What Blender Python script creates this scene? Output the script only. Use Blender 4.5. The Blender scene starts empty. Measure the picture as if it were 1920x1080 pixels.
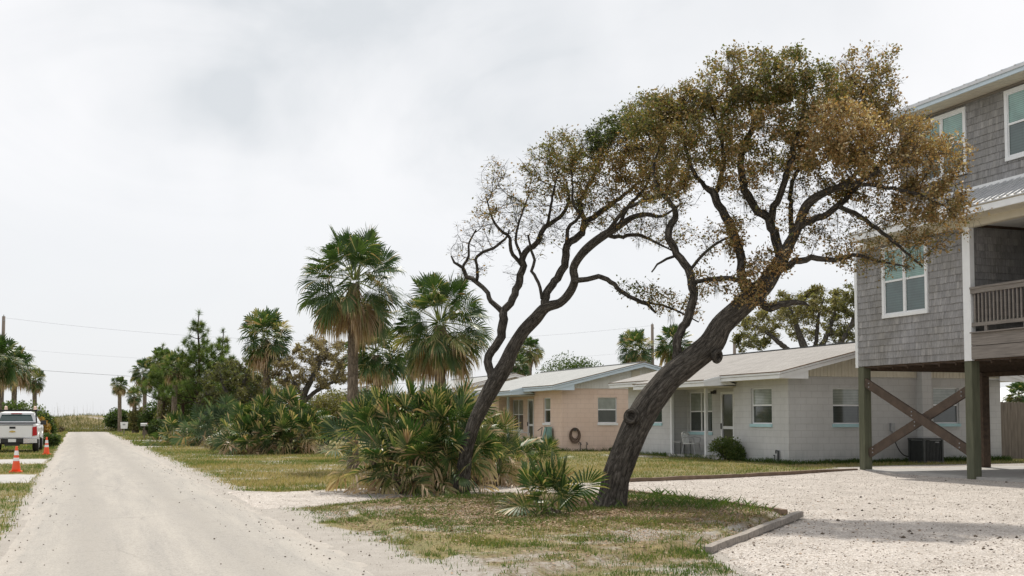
import bpy, math, random
import numpy as np
from mathutils import Vector, kdtree, geometry
R = math.radians
sc = bpy.context.scene
# ------------------------------------------------------------------ camera
F = 2150.0; PHI = R(19.7); TH = R(3.2); H = 1.5
SHV = -math.tan(TH) - (540 - 784) / F
cam = bpy.data.cameras.new('camera'); co = bpy.data.objects.new('camera', cam)
sc.collection.objects.link(co); sc.camera = co
cam.sensor_width = 36; cam.lens = 36 * F / 1920; cam.clip_end = 3000; cam.clip_start = 0.1
cam.shift_y = SHV * F / 1920
co.location = (0, 0, H); co.rotation_euler = (R(90) + TH, 0, -PHI)
# ------------------------------------------------------------------ world and sun
SUN = Vector((0.16, 0.50, 1.0)).normalized()        # towards the sun
w = bpy.data.worlds.new('World'); sc.world = w; w.use_nodes = True
nt = w.node_tree; N = nt.nodes; L = nt.links; N.clear()
out = N.new('ShaderNodeOutputWorld'); bg = N.new('ShaderNodeBackground'); L.new(bg.outputs[0], out.inputs[0])
sky = N.new('ShaderNodeTexSky'); sky.sky_type = 'NISHITA'; sky.sun_disc = False
sky.sun_elevation = math.asin(SUN.z); sky.sun_rotation = math.atan2(SUN.x, SUN.y)
skm = N.new('ShaderNodeMix'); skm.data_type = 'RGBA'; skm.blend_type = 'MULTIPLY'; skm.inputs[0].default_value = 1
L.new(sky.outputs[0], skm.inputs[6]); skm.inputs[7].default_value = (0.12, 0.12, 0.12, 1)
tcw = N.new('ShaderNodeTexCoord')
mpw = N.new('ShaderNodeMapping'); mpw.inputs['Scale'].default_value = (1.0, 1.0, 2.0); L.new(tcw.outputs['Generated'], mpw.inputs[0])
n1 = N.new('ShaderNodeTexNoise'); n1.inputs['Scale'].default_value = 2.6; n1.inputs['Detail'].default_value = 6; n1.inputs['Roughness'].default_value = .55; n1.inputs['Distortion'].default_value = .9
L.new(mpw.outputs[0], n1.inputs['Vector'])
def pdir(px, py):
    cx = (px - 960) / F; cy = (540 - py) / F + SHV
    f = math.cos(TH) - math.sin(TH) * cy; u = math.sin(TH) + math.cos(TH) * cy
    return Vector((cx * math.cos(PHI) + f * math.sin(PHI), -cx * math.sin(PHI) + f * math.cos(PHI), u))
def wmath(op, a, b=None, clamp=False):
    m = N.new('ShaderNodeMath'); m.operation = op; m.use_clamp = clamp
    for i, q in enumerate((a, b)):
        if q is None: continue
        if isinstance(q, (int, float)): m.inputs[i].default_value = q
        else: L.new(q, m.inputs[i])
    return m.outputs[0]
acc = None      # greyer banks of cloud, each in its own direction of the sky
n2 = N.new('ShaderNodeTexNoise'); n2.inputs['Scale'].default_value = 7; n2.inputs['Detail'].default_value = 4
L.new(tcw.outputs['Generated'], n2.inputs['Vector'])
vadd = N.new('ShaderNodeMix'); vadd.data_type = 'RGBA'; vadd.blend_type = 'ADD'; vadd.inputs[0].default_value = 0.30
L.new(tcw.outputs['Generated'], vadd.inputs[6]); L.new(n2.outputs['Color'], vadd.inputs[7])
for (px, py, sz, amp) in ((400, 215, .075, .42), (1060, 150, .085, .6), (560, 60, .10, .5), (1500, 40, .12, .55), (250, 60, .1, .3), (900, -60, .15, .5)):
    d = pdir(px, py).normalized() + Vector((.15, .15, .15))
    dv = N.new('ShaderNodeVectorMath'); dv.operation = 'DISTANCE'; L.new(vadd.outputs[2], dv.inputs[0]); dv.inputs[1].default_value = d
    q = wmath('POWER', wmath('MULTIPLY', dv.outputs['Value'], 1 / sz), 2.0)
    g = wmath('MULTIPLY', wmath('POWER', 2.718, wmath('MULTIPLY', q, -1.0)), amp)
    acc = g if acc is None else wmath('ADD', acc, g)
nn = wmath('MULTIPLY', wmath('SUBTRACT', n1.outputs['Fac'], .46), 3.6, True)
brk = wmath('ADD', .25, wmath('MULTIPLY', n1.outputs['Fac'], 1.5))
fac = wmath('ADD', wmath('MULTIPLY', nn, .38), wmath('MULTIPLY', acc, brk), True)
cr = N.new('ShaderNodeMix'); cr.data_type = 'RGBA'; L.new(fac, cr.inputs[0])
cr.inputs[6].default_value = (0.91, 0.90, 0.90, 1); cr.inputs[7].default_value = (0.66, 0.68, 0.695, 1)
sx = N.new('ShaderNodeSeparateXYZ'); L.new(tcw.outputs['Generated'], sx.inputs[0])
lowf = wmath('SUBTRACT', 1.0, wmath('MULTIPLY', sx.outputs['Z'], 4.0), True)
cr2 = N.new('ShaderNodeMix'); cr2.data_type = 'RGBA'; L.new(wmath('MULTIPLY', lowf, .9), cr2.inputs[0]); L.new(cr.outputs[2], cr2.inputs[6]); cr2.inputs[7].default_value = (0.705, 0.72, 0.745, 1)
mx = N.new('ShaderNodeMix'); mx.data_type = 'RGBA'; mx.inputs[0].default_value = .93
L.new(skm.outputs[2], mx.inputs[6]); L.new(cr2.outputs[2], mx.inputs[7]); L.new(mx.outputs[2], bg.inputs[0]); bg.inputs[1].default_value = 1.0
sd = bpy.data.lights.new('sun', 'SUN'); sd.energy = 3.7; sd.angle = R(1.2); sd.color = (1, .94, .84)
so = bpy.data.objects.new('sun', sd); sc.collection.objects.link(so)
so.rotation_euler = SUN.to_track_quat('Z', 'Y').to_euler(); so.location = (0, 0, 30)
vs = sc.view_settings; vs.view_transform = 'Standard'; vs.look = 'None'; vs.gamma = 1; vs.use_curve_mapping = False; vs.exposure = 0.18
# ------------------------------------------------------------------ measuring helpers (a picture point meets a real plane)
def onx(px, py, x): r = pdir(px, py); t = x / r.x; return Vector((x, r.y * t, H + r.z * t))
def ony(px, py, y): r = pdir(px, py); t = y / r.y; return Vector((r.x * t, y, H + r.z * t))
def onz(px, py, z=0.0): r = pdir(px, py); t = (z - H) / r.z; return Vector((r.x * t, r.y * t, z))
def atD(px, py, D):
    r = pdir(px, py); f = r.x * math.sin(PHI) + r.y * math.cos(PHI); t = D / f
    return Vector((r.x * t, r.y * t, H + r.z * t))
# ------------------------------------------------------------------ materials
MATS = {}
def newmat(name):
    m = bpy.data.materials.new(name); m.use_nodes = True
    nt = m.node_tree; b = nt.nodes['Principled BSDF']
    return m, nt, nt.nodes, nt.links, b
def rgba(c): return (c[0], c[1], c[2], 1)
def coords(nt, scale=(1, 1, 1), kind='Object'):
    tc = nt.nodes.new('ShaderNodeTexCoord'); mp = nt.nodes.new('ShaderNodeMapping'); mp.inputs['Scale'].default_value = scale
    nt.links.new(tc.outputs[kind], mp.inputs[0]); return mp.outputs[0]
def noise(nt, vec, s, det=4, rough=.55, dist=0):
    n = nt.nodes.new('ShaderNodeTexNoise'); n.inputs['Scale'].default_value = s; n.inputs['Detail'].default_value = det
    n.inputs['Roughness'].default_value = rough; n.inputs['Distortion'].default_value = dist; nt.links.new(vec, n.inputs['Vector']); return n
def ramp(nt, fac, stops, interp='LINEAR'):
    r = nt.nodes.new('ShaderNodeValToRGB'); r.color_ramp.interpolation = interp
    e = r.color_ramp.elements
    while len(e) > 1: e.remove(e[-1])
    e[0].position = stops[0][0]; e[0].color = rgba(stops[0][1])
    for p, c in stops[1:]:
        q = e.new(p); q.color = rgba(c)
    nt.links.new(fac, r.inputs[0]); return r.outputs[0]
def g3(v): return (v, v, v)
def mixc(nt, fac, a, b, mode='MIX'):
    m = nt.nodes.new('ShaderNodeMix'); m.data_type = 'RGBA'; m.blend_type = mode
    for i, q in ((0, fac), (6, a), (7, b)):
        if isinstance(q, (int, float)): m.inputs[i].default_value = q
        elif isinstance(q, tuple): m.inputs[i].default_value = rgba(q)
        else: nt.links.new(q, m.inputs[i])
    return m.outputs[2]
def bump(nt, b, h, strength=.5, dist=.01):
    n = nt.nodes.new('ShaderNodeBump'); n.inputs['Strength'].default_value = strength; n.inputs['Distance'].default_value = dist
    nt.links.new(h, n.inputs['Height']); nt.links.new(n.outputs[0], b.inputs['Normal'])
def attr(nt, name, o='Fac'):
    a = nt.nodes.new('ShaderNodeAttribute'); a.attribute_name = name; return a.outputs[o]
def math_(nt, op, a, b=0.0, clamp=False):
    m = nt.nodes.new('ShaderNodeMath'); m.operation = op; m.use_clamp = clamp
    for i, q in enumerate((a, b)):
        if isinstance(q, (int, float)): m.inputs[i].default_value = q
        else: nt.links.new(q, m.inputs[i])
    return m.outputs[0]
def plain(name, col, rough=.6, var=.12, scale=6, bmp=.15, metal=0, spec=.5, stretch=(1, 1, 1), bscale=None):
    m, nt, n, l, b = newmat(name)
    v = coords(nt, stretch); nz = noise(nt, v, scale, 5, .6)
    lo = tuple(max(0, c * (1 - var)) for c in col); hi = tuple(min(1, c * (1 + var)) for c in col)
    l.new(ramp(nt, nz.outputs['Fac'], [(.3, lo), (.7, hi)]), b.inputs['Base Color'])
    b.inputs['Roughness'].default_value = rough; b.inputs['Metallic'].default_value = metal; b.inputs['Specular IOR Level'].default_value = spec
    if bmp: bump(nt, b, noise(nt, v, bscale or scale * 6, 3).outputs['Fac'], bmp, .004)
    MATS[name] = m; return m
def leafmat(name, stops, rough=.5, trans=.35, spec=.35):
    m, nt, n, l, b = newmat(name)
    c = ramp(nt, attr(nt, 'v'), stops); l.new(c, b.inputs['Base Color']); b.inputs['Roughness'].default_value = rough
    b.inputs['Specular IOR Level'].default_value = spec
    t = n.new('ShaderNodeBsdfTranslucent'); c2 = mixc(nt, 1.0, c, (1.3, 1.38, .75), 'MULTIPLY'); l.new(c2, t.inputs[0])
    ms = n.new('ShaderNodeMixShader'); ms.inputs[0].default_value = trans
    l.new(b.outputs[0], ms.inputs[1]); l.new(t.outputs[0], ms.inputs[2]); l.new(ms.outputs[0], n['Material Output'].inputs[0])
    MATS[name] = m; return m
leafmat('oak_leaf', [(0, (.04, .06, .018)), (.2, (.12, .15, .04)), (.4, (.17, .15, .058)), (.6, (.24, .165, .07)), (.8, (.34, .19, .075)), (1, (.50, .42, .28))], .5, .35, .4)
leafmat('oak_leaf_olive', [(0, (.07, .085, .03)), (.4, (.15, .15, .055)), (.75, (.21, .175, .08)), (1, (.30, .24, .13))], .5, .4)
leafmat('fan_leaf', [(0, (.018, .045, .010)), (.2, (.038, .078, .02)), (.4, (.085, .13, .038)), (.55, (.26, .25, .09)), (.7, (.46, .37, .20)), (.85, (.30, .185, .10)), (1, (.54, .41, .28))], .42, .25, .4)
leafmat('fan_leaf_blue', [(0, (.04, .07, .035)), (.4, (.10, .15, .085)), (.65, (.15, .19, .10)), (.8, (.30, .22, .12)), (1, (.45, .33, .2))], .5, .25, .3)
leafmat('pine_needle', [(0, (.05, .085, .02)), (.5, (.105, .165, .04)), (1, (.22, .21, .07))], .5, .4, .3)
leafmat('shrub_leaf', [(0, (.028, .05, .014)), (.5, (.07, .11, .028)), (.85, (.13, .165, .05)), (1, (.19, .20, .08))], .5, .4, .3)
leafmat('dry_leaf', [(0, (.10, .088, .052)), (.5, (.20, .165, .095)), (1, (.32, .26, .16))], .6, .35)
leafmat('yellow_leaf', [(0, (.16, .09, .02)), (.5, (.32, .18, .035)), (1, (.42, .30, .08))], .5, .3)
leafmat('moss_strand', [(0, (.05, .055, .035)), (1, (.14, .145, .10))], .8, .15)
leafmat('grass_blade', [(0, (.05, .095, .018)), (.35, (.105, .16, .035)), (.6, (.22, .205, .075)), (.8, (.33, .25, .12)), (1, (.43, .35, .21))], .55, .35)
leafmat('litter_leaf', [(0, (.10, .055, .025)), (.6, (.22, .13, .06)), (1, (.38, .27, .17))], .6, .1)
def bark(name, c0, c1, c2, sc_=1.0, bstr=1.0):
    m, nt, n, l, b = newmat(name)
    a = n.new('ShaderNodeAttribute'); a.attribute_name = 'tc'
    v = a.outputs['Vector']
    n1 = noise(nt, v, 26 * sc_, 6, .65, .6); n2 = noise(nt, v, 5 * sc_, 4, .6); 
    vo = n.new('ShaderNodeTexVoronoi'); vo.feature = 'DISTANCE_TO_EDGE'; vo.inputs['Scale'].default_value = 19 * sc_; l.new(mixc(nt, .08, v, n1.outputs['Color']), vo.inputs['Vector'])
    c = ramp(nt, n1.outputs['Fac'], [(.32, c0), (.52, c1), (.72, c2)])
    c = mixc(nt, ramp(nt, n2.outputs['Fac'], [(.45, g3(0)), (.68, g3(.75))]), c, tuple(x * 1.5 + .01 for x in c1))
    c = mixc(nt, ramp(nt, vo.outputs['Distance'], [(0, g3(.7)), (.14, g3(0))]), c, tuple(x * .4 for x in c0))
    tco = coords(nt); n4 = noise(nt, tco, 9, 5, .7)
    c = mixc(nt, ramp(nt, n4.outputs['Fac'], [(.66, g3(0)), (.72, g3(.5))]), c, tuple(x * 2.6 + .03 for x in c1))
    l.new(c, b.inputs['Base Color']); b.inputs['Roughness'].default_value = .9; b.inputs['Specular IOR Level'].default_value = .2
    hh = math_(nt, 'ADD', math_(nt, 'MULTIPLY', vo.outputs['Distance'], 2.5, True), n1.outputs['Fac'])
    bump(nt, b, hh, bstr, .06); MATS[name] = m
bark('oak_bark', (.045, .039, .033), (.135, .12, .102), (.30, .27, .235))
bark('palm_bark', (.13, .105, .08), (.24, .195, .15), (.36, .30, .235), .8, .8)
bark('pine_bark', (.04, .026, .02), (.08, .05, .035), (.13, .09, .07))
bark('grey_bark', (.10, .095, .085), (.20, .185, .165), (.30, .28, .25))
def sand_nodes(nt):
    v = coords(nt); big = noise(nt, v, .35, 5, .6); mid = noise(nt, v, 3.2, 6, .65); fine = noise(nt, v, 55, 4, .7)
    c = ramp(nt, mid.outputs['Fac'], [(.25, (.25, .225, .20)), (.5, (.355, .33, .30)), (.75, (.455, .43, .40))])
    c = mixc(nt, .55, c, ramp(nt, fine.outputs['Fac'], [(.3, (.20, .18, .155)), (.48, (.36, .335, .305)), (.7, (.51, .48, .45))]))
    return c, v, big, mid, fine
def ground_material():
    m, nt, n, l, b = newmat('sand_and_grass')
    c, v, big, mid, fine = sand_nodes(nt)
    ga = attr(nt, 'grass'); la = attr(nt, 'litter')
    nz = noise(nt, v, 2.3, 8, .72)
    th = noise(nt, v, 30, 5, .75)
    tc = ramp(nt, th.outputs['Fac'], [(.28, (.075, .07, .03)), (.45, (.155, .145, .06)), (.6, (.25, .215, .105)), (.75, (.37, .315, .20))])
    tg = ramp(nt, noise(nt, v, 1.1, 4, .6).outputs['Fac'], [(.4, (.8, .85, .7)), (.6, (1.1, .98, .85))])
    tc = mixc(nt, 1.0, tc, tg, 'MULTIPLY')
    f = math_(nt, 'MULTIPLY', math_(nt, 'SUBTRACT', math_(nt, 'ADD', ga, math_(nt, 'MULTIPLY', nz.outputs['Fac'], 1.1)), 1.0), 5.0, True)
    c = mixc(nt, math_(nt, 'MULTIPLY', f, .9), c, tc)
    ln = noise(nt, v, 14, 5, .75)
    f2 = math_(nt, 'MULTIPLY', math_(nt, 'SUBTRACT', math_(nt, 'ADD', la, math_(nt, 'MULTIPLY', ln.outputs['Fac'], 1.0)), 1.0), 4.0, True)
    c = mixc(nt, math_(nt, 'MULTIPLY', f2, .8), c, ramp(nt, th.outputs['Fac'], [(.3, (.07, .05, .03)), (.6, (.19, .135, .08)), (.8, (.30, .23, .15))]))
    l.new(c, b.inputs['Base Color']); b.inputs['Roughness'].default_value = .95; b.inputs['Specular IOR Level'].default_value = .15
    bump(nt, b, math_(nt, 'ADD', math_(nt, 'MULTIPLY', mid.outputs['Fac'], 1.4), math_(nt, 'MULTIPLY', th.outputs['Fac'], .7)), .7, .05)
    MATS['ground'] = m
ground_material()
def road_material():
    m, nt, n, l, b = newmat('sandy_road')
    c, v, big, mid, fine = sand_nodes(nt)
    vs_ = coords(nt, (2.4, .16, 1)); st = noise(nt, vs_, 1.6, 7, .66)
    rc = ramp(nt, fine.outputs['Fac'], [(.28, (.205, .193, .176)), (.45, (.30, .284, .262)), (.7, (.395, .376, .35))])
    rc = mixc(nt, 1.0, rc, ramp(nt, st.outputs['Fac'], [(.3, (.88, .885, .89)), (.62, (1.12, 1.11, 1.09))]), 'MULTIPLY')
    # dark worn patches and hairline cracks
    p2 = noise(nt, coords(nt, (1, 1, 1)), 3.6, 8, .72, .3)
    rc = mixc(nt, ramp(nt, p2.outputs['Fac'], [(.60, g3(0)), (.70, g3(.5))]), rc, (.20, .19, .178))
    rc = mixc(nt, ramp(nt, p2.outputs['Fac'], [(.28, g3(.5)), (.38, g3(0))]), rc, (.42, .40, .375))
    p = noise(nt, coords(nt, (.9, 1.5, 1)), 1.1, 9, .75, .3)
    rc = mixc(nt, ramp(nt, p.outputs['Fac'], [(.60, g3(0)), (.69, g3(.4))]), rc, (.23, .215, .20))
    wt = n.new('ShaderNodeTexVoronoi'); wt.feature = 'DISTANCE_TO_EDGE'; wt.inputs['Scale'].default_value = .55
    l.new(mixc(nt, .22, v, noise(nt, v, 2.0, 6, .7).outputs['Color']), wt.inputs['Vector'])
    ck = ramp(nt, wt.outputs['Distance'], [(0, g3(.5)), (.012, g3(0))])
    rc = mixc(nt, math_(nt, 'MULTIPLY', ck, ramp(nt, big.outputs['Fac'], [(.45, g3(0)), (.6, g3(1))])), rc, (.2, .19, .175))
    tk = math_(nt, 'MULTIPLY', attr(nt, 'track'), ramp(nt, st.outputs['Fac'], [(.35, g3(.15)), (.6, g3(.6))]))
    rc = mixc(nt, tk, rc, (.25, .237, .218))
    e = attr(nt, 'edge')
    f = math_(nt, 'MULTIPLY', math_(nt, 'SUBTRACT', math_(nt, 'ADD', e, math_(nt, 'MULTIPLY', st.outputs['Fac'], 1.0)), 1.02), 3.5, True)
    sandy = mixc(nt, 1.0, c, (1.0, .995, .985), 'MULTIPLY')
    c = mixc(nt, f, rc, sandy)
    l.new(c, b.inputs['Base Color']); b.inputs['Roughness'].default_value = .92; b.inputs['Specular IOR Level'].default_value = .2
    bump(nt, b, math_(nt, 'ADD', mid.outputs['Fac'], math_(nt, 'MULTIPLY', fine.outputs['Fac'], .6)), .35, .02); MATS['road'] = m
road_material()
def gravel_material():
    m, nt, n, l, b = newmat('shell_gravel')
    v = coords(nt)
    def vor(s, feat='F1'):
        q = n.new('ShaderNodeTexVoronoi'); q.inputs['Scale'].default_value = s; q.feature = feat; l.new(v, q.inputs['Vector']); return q
    a = vor(62); b2 = vor(26); sep = n.new('ShaderNodeSeparateColor'); l.new(a.outputs['Color'], sep.inputs[0])
    c = ramp(nt, sep.outputs[0], [(0, (.26, .22, .185)), (.12, (.42, .375, .33)), (.35, (.49, .455, .425)), (.7, (.565, .535, .505)), (1, (.71, .69, .665))])
    s2 = n.new('ShaderNodeSeparateColor'); l.new(b2.outputs['Color'], s2.inputs[0])
    f = math_(nt, 'MULTIPLY', ramp(nt, s2.outputs[1], [(.93, g3(0)), (.95, g3(.6))]), ramp(nt, b2.outputs['Distance'], [(.30, g3(1)), (.38, g3(0))]))
    c = mixc(nt, math_(nt, 'MULTIPLY', f, .7), c, (.24, .185, .15))
    big = noise(nt, v, .9, 6, .7)
    c = mixc(nt, 1.0, c, ramp(nt, big.outputs['Fac'], [(.35, (.84, .82, .80)), (.6, (1.04, 1.02, 1.0))]), 'MULTIPLY')
    di = noise(nt, v, 1.3, 9, .78)
    c = mixc(nt, ramp(nt, di.outputs['Fac'], [(.56, g3(0)), (.66, g3(.6))]), c, (.30, .268, .235))
    c = mixc(nt, 1.0, c, ramp(nt, noise(nt, v, 9, 5, .8).outputs['Fac'], [(.3, g3(.8)), (.6, g3(1.06))]), 'MULTIPLY')
    l.new(c, b.inputs['Base Color']); b.inputs['Roughness'].default_value = .9; b.inputs['Specular IOR Level'].default_value = .2
    h = math_(nt, 'ADD', math_(nt, 'MULTIPLY', math_(nt, 'SUBTRACT', 1.0, a.outputs['Distance']), .8), math_(nt, 'MULTIPLY', noise(nt, v, 6, 5, .7).outputs['Fac'], 1.4))
    bump(nt, b, h, .8, .03); MATS['gravel'] = m
gravel_material()
plain('concrete', (.36, .35, .335), .9, .12, 3, .3)
plain('white_trim', (.74, .76, .78), .5, .05, 3, .05)
plain('pale_blue_trim', (.52, .62, .70), .5, .05, 3, .05)
plain('aqua_sill', (.36, .56, .60), .6, .08, 4, .05)
plain('cream_board', (.66, .63, .54), .7, .06, 4, .1)
plain('white_board', (.66, .67, .66), .7, .06, 4, .1)
plain('soffit', (.60, .56, .47), .7, .06, 4, .05)
plain('grey_wood', (.20, .18, .163), .85, .3, 3, .5, stretch=(2, .6, 14), bscale=10)
plain('dark_wood', (.075, .05, .034), .85, .35, 3, .4, stretch=(3, 3, 3))
plain('brace_wood', (.07, .048, .034), .8, .3, 4, .4)
plain('treated_wood', (.10, .105, .068), .85, .25, 4, .5, stretch=(4, 4, .4))
plain('fence_wood', (.17, .145, .12), .9, .3, 3, .4, stretch=(5, 5, .5))
plain('timber', (.235, .21, .185), .9, .35, 5, .8, stretch=(3, 3, 3), bscale=22)
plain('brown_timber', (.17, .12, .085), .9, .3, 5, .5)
plain('black_plastic', (.015, .015, .016), .5, .2, 6, .1)
plain('dark_metal', (.045, .05, .05), .5, .2, 6, .1)
plain('grey_metal', (.30, .31, .32), .45, .15, 6, .1, metal=.3)
plain('rubber', (.018, .018, .018), .85, .2, 20, .2)
plain('rusty_hose', (.10, .065, .045), .7, .3, 20, .2)
plain('teal_paint', (.16, .30, .27), .6, .2, 8, .1)
plain('orange', (.85, .10, .025), .45, .06, 6, .05)
plain('reflective_white', (.80, .79, .80), .35, .05, 20, .05)
plain('truck_white', (.76, .77, .78), .22, .02, 3, 0)
plain('tail_red', (.42, .008, .01), .15, .1, 40, 0)
plain('chrome', (.62, .63, .65), .12, .03, 3, 0, metal=1)
plain('gold_badge', (.55, .40, .12), .3, .1, 20, 0, metal=.6)
plain('amber_lens', (.85, .62, .5), .2, .05, 10, 0)
plain('white_plastic', (.72, .74, .74), .4, .05, 6, .03)
plain('pole_wood', (.14, .115, .095), .9, .25, 3, .4, stretch=(6, 6, .3))
plain('cable', (.05, .05, .055), .6, .1, 3, 0)
plain('screen_glass', (.06, .08, .085), .12, .2, 2, 0)
plain('door_glass', (.085, .09, .07), .12, .3, 2.5, 0)
def glass_mat(name, col, slat, period):
    m, nt, n, l, b = newmat(name)
    v = coords(nt); wv = n.new('ShaderNodeTexWave'); wv.wave_type = 'BANDS'; wv.bands_direction = 'Z'; wv.inputs['Scale'].default_value = 1 / period / 3.14; wv.inputs['Distortion'].default_value = .1
    l.new(v, wv.inputs['Vector']); c = mixc(nt, wv.outputs['Fac'], col, slat)
    c = mixc(nt, 1.0, c, ramp(nt, noise(nt, v, 2.2, 3).outputs['Fac'], [(.35, g3(.8)), (.65, g3(1.15))]), 'MULTIPLY')
    l.new(c, b.inputs['Base Color']); b.inputs['Roughness'].default_value = .08; b.inputs['Specular IOR Level'].default_value = .6; b.inputs['Coat Weight'].default_value = .6; b.inputs['Coat Roughness'].default_value = .03
    MATS[name] = m
glass_mat('blind_glass', (.16, .19, .17), (.34, .37, .33), .05)
glass_mat('dark_glass', (.030, .040, .038), (.05, .06, .055), .05)
glass_mat('blue_blind_glass', (.10, .215, .19), (.20, .35, .31), .05)
glass_mat('teal_glass', (.028, .06, .056), (.045, .085, .08), .07)
def block_mat(name, c0, c1, stain):
    m, nt, n, l, b = newmat(name)
    tc = n.new('ShaderNodeNewGeometry'); s = n.new('ShaderNodeSeparateXYZ'); l.new(tc.outputs['Position'], s.inputs[0])
    cb = n.new('ShaderNodeCombineXYZ'); l.new(math_(nt, 'ADD', s.outputs[0], s.outputs[1]), cb.inputs[0]); l.new(math_(nt, 'SUBTRACT', s.outputs[2], .1), cb.inputs[1])
    br = n.new('ShaderNodeTexBrick'); br.inputs['Scale'].default_value = 1; br.inputs['Brick Width'].default_value = .406; br.inputs['Row Height'].default_value = .203
    br.inputs['Mortar Size'].default_value = .009; br.inputs['Mortar Smooth'].default_value = .6; l.new(cb.outputs[0], br.inputs['Vector'])
    v = coords(nt); nz = noise(nt, v, 1.3, 6, .65); fine = noise(nt, v, 45, 4, .7)
    c = ramp(nt, nz.outputs['Fac'], [(.3, c0), (.65, c1)])
    c = mixc(nt, math_(nt, 'MULTIPLY', br.outputs['Fac'], .38), c, tuple(x * .55 for x in c0))
    lowz = math_(nt, 'SUBTRACT', 1.0, math_(nt, 'MULTIPLY', s.outputs[2], 1.1), True)
    sn = noise(nt, coords(nt, (3, 3, .8)), 2.2, 6, .7)
    c = mixc(nt, math_(nt, 'MULTIPLY', math_(nt, 'MULTIPLY', lowz, lowz), ramp(nt, sn.outputs['Fac'], [(.35, g3(.1)), (.7, g3(.9))])), c, stain)
    sl = noise(nt, coords(nt, (.6, .6, 9)), 2.4, 6, .7)
    c = mixc(nt, ramp(nt, sl.outputs['Fac'], [(.66, g3(0)), (.74, g3(.3))]), c, stain)
    l.new(c, b.inputs['Base Color']); b.inputs['Roughness'].default_value = .85; b.inputs['Specular IOR Level'].default_value = .25
    bump(nt, b, math_(nt, 'ADD', math_(nt, 'MULTIPLY', br.outputs['Fac'], -1.0), math_(nt, 'MULTIPLY', fine.outputs['Fac'], .35)), .45, .008); MATS[name] = m
block_mat('grey_block', (.455, .46, .46), (.535, .54, .54), (.23, .265, .27))
block_mat('pink_block', (.63, .485, .40), (.70, .56, .475), (.43, .33, .28))
def roof_mat(name, c0, c1, c2):
    m, nt, n, l, b = newmat(name)
    tc = n.new('ShaderNodeNewGeometry'); s = n.new('ShaderNodeSeparateXYZ'); l.new(tc.outputs['Position'], s.inputs[0])
    cb = n.new('ShaderNodeCombineXYZ'); l.new(s.outputs[1], cb.inputs[0]); l.new(s.outputs[0], cb.inputs[1])
    br = n.new('ShaderNodeTexBrick'); br.inputs['Scale'].default_value = 1; br.inputs['Brick Width'].default_value = .30; br.inputs['Row Height'].default_value = .14; br.inputs['Bias'].default_value = 0
    br.inputs['Color1'].default_value = (.0, .0, .0, 1); br.inputs['Color2'].default_value = (1, 1, 1, 1); br.inputs['Mortar Size'].default_value = .006; l.new(cb.outputs[0], br.inputs['Vector'])
    v = coords(nt); nz = noise(nt, v, 1.2, 6, .7); fine = noise(nt, v, 30, 5, .75)
    c = ramp(nt, nz.outputs['Fac'], [(.3, c0), (.5, c1), (.7, c2)])
    c = mixc(nt, .25, c, mixc(nt, br.outputs['Color'], c0, c2)); c = mixc(nt, .45, c, ramp(nt, fine.outputs['Fac'], [(.3, c0), (.7, c2)]))
    c = mixc(nt, math_(nt, 'MULTIPLY', br.outputs['Fac'], .4), c, tuple(x * .45 for x in c0))
    l.new(c, b.inputs['Base Color']); b.inputs['Roughness'].default_value = .95; b.inputs['Specular IOR Level'].default_value = .15
    bump(nt, b, math_(nt, 'ADD', br.outputs['Color'], fine.outputs['Fac']), .5, .01); MATS[name] = m
roof_mat('tan_shingle_roof', (.19, .182, .172), (.29, .278, .265), (.385, .37, .355))
roof_mat('grey_shingle_roof', (.25, .26, .258), (.34, .35, .345), (.43, .435, .43))
def cedar(name, c0, c1, c2):
    m, nt, n, l, b = newmat(name)
    a = attr(nt, 'v'); v = coords(nt, (12, 12, .9)); nz = noise(nt, v, 3, 6, .75); big = noise(nt, coords(nt), .8, 4, .6)
    c = ramp(nt, a, [(0, c0), (.55, c1), (1, c2)])
    c = mixc(nt, 1.0, c, ramp(nt, nz.outputs['Fac'], [(.3, g3(.62)), (.68, g3(1.3))]), 'MULTIPLY'); c = mixc(nt, 1.0, c, ramp(nt, big.outputs['Fac'], [(.35, (.9, .88, .84)), (.65, (1.06, 1.06, 1.08))]), 'MULTIPLY')
    l.new(c, b.inputs['Base Color']); b.inputs['Roughness'].default_value = .9; b.inputs['Specular IOR Level'].default_value = .2
    bump(nt, b, nz.outputs['Fac'], .5, .006); MATS[name] = m
cedar('grey_cedar', (.185, .185, .19), (.28, .28, .285), (.39, .385, .385))
def metalroof():
    m, nt, n, l, b = newmat('ribbed_metal'); v = coords(nt); nz = noise(nt, v, 4, 4)
    l.new(ramp(nt, nz.outputs['Fac'], [(.3, (.50, .51, .53)), (.7, (.62, .63, .64))]), b.inputs['Base Color']); b.inputs['Roughness'].default_value = .4; b.inputs['Metallic'].default_value = .35; MATS['ribbed_metal'] = m
metalroof()
m, nt, n, l, b = newmat('water'); b.inputs['Base Color'].default_value = (.10, .16, .18, 1); b.inputs['Roughness'].default_value = .25; bump(nt, b, noise(nt, coords(nt), .6, 5).outputs['Fac'], .4, .3); MATS['water'] = m
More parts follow.
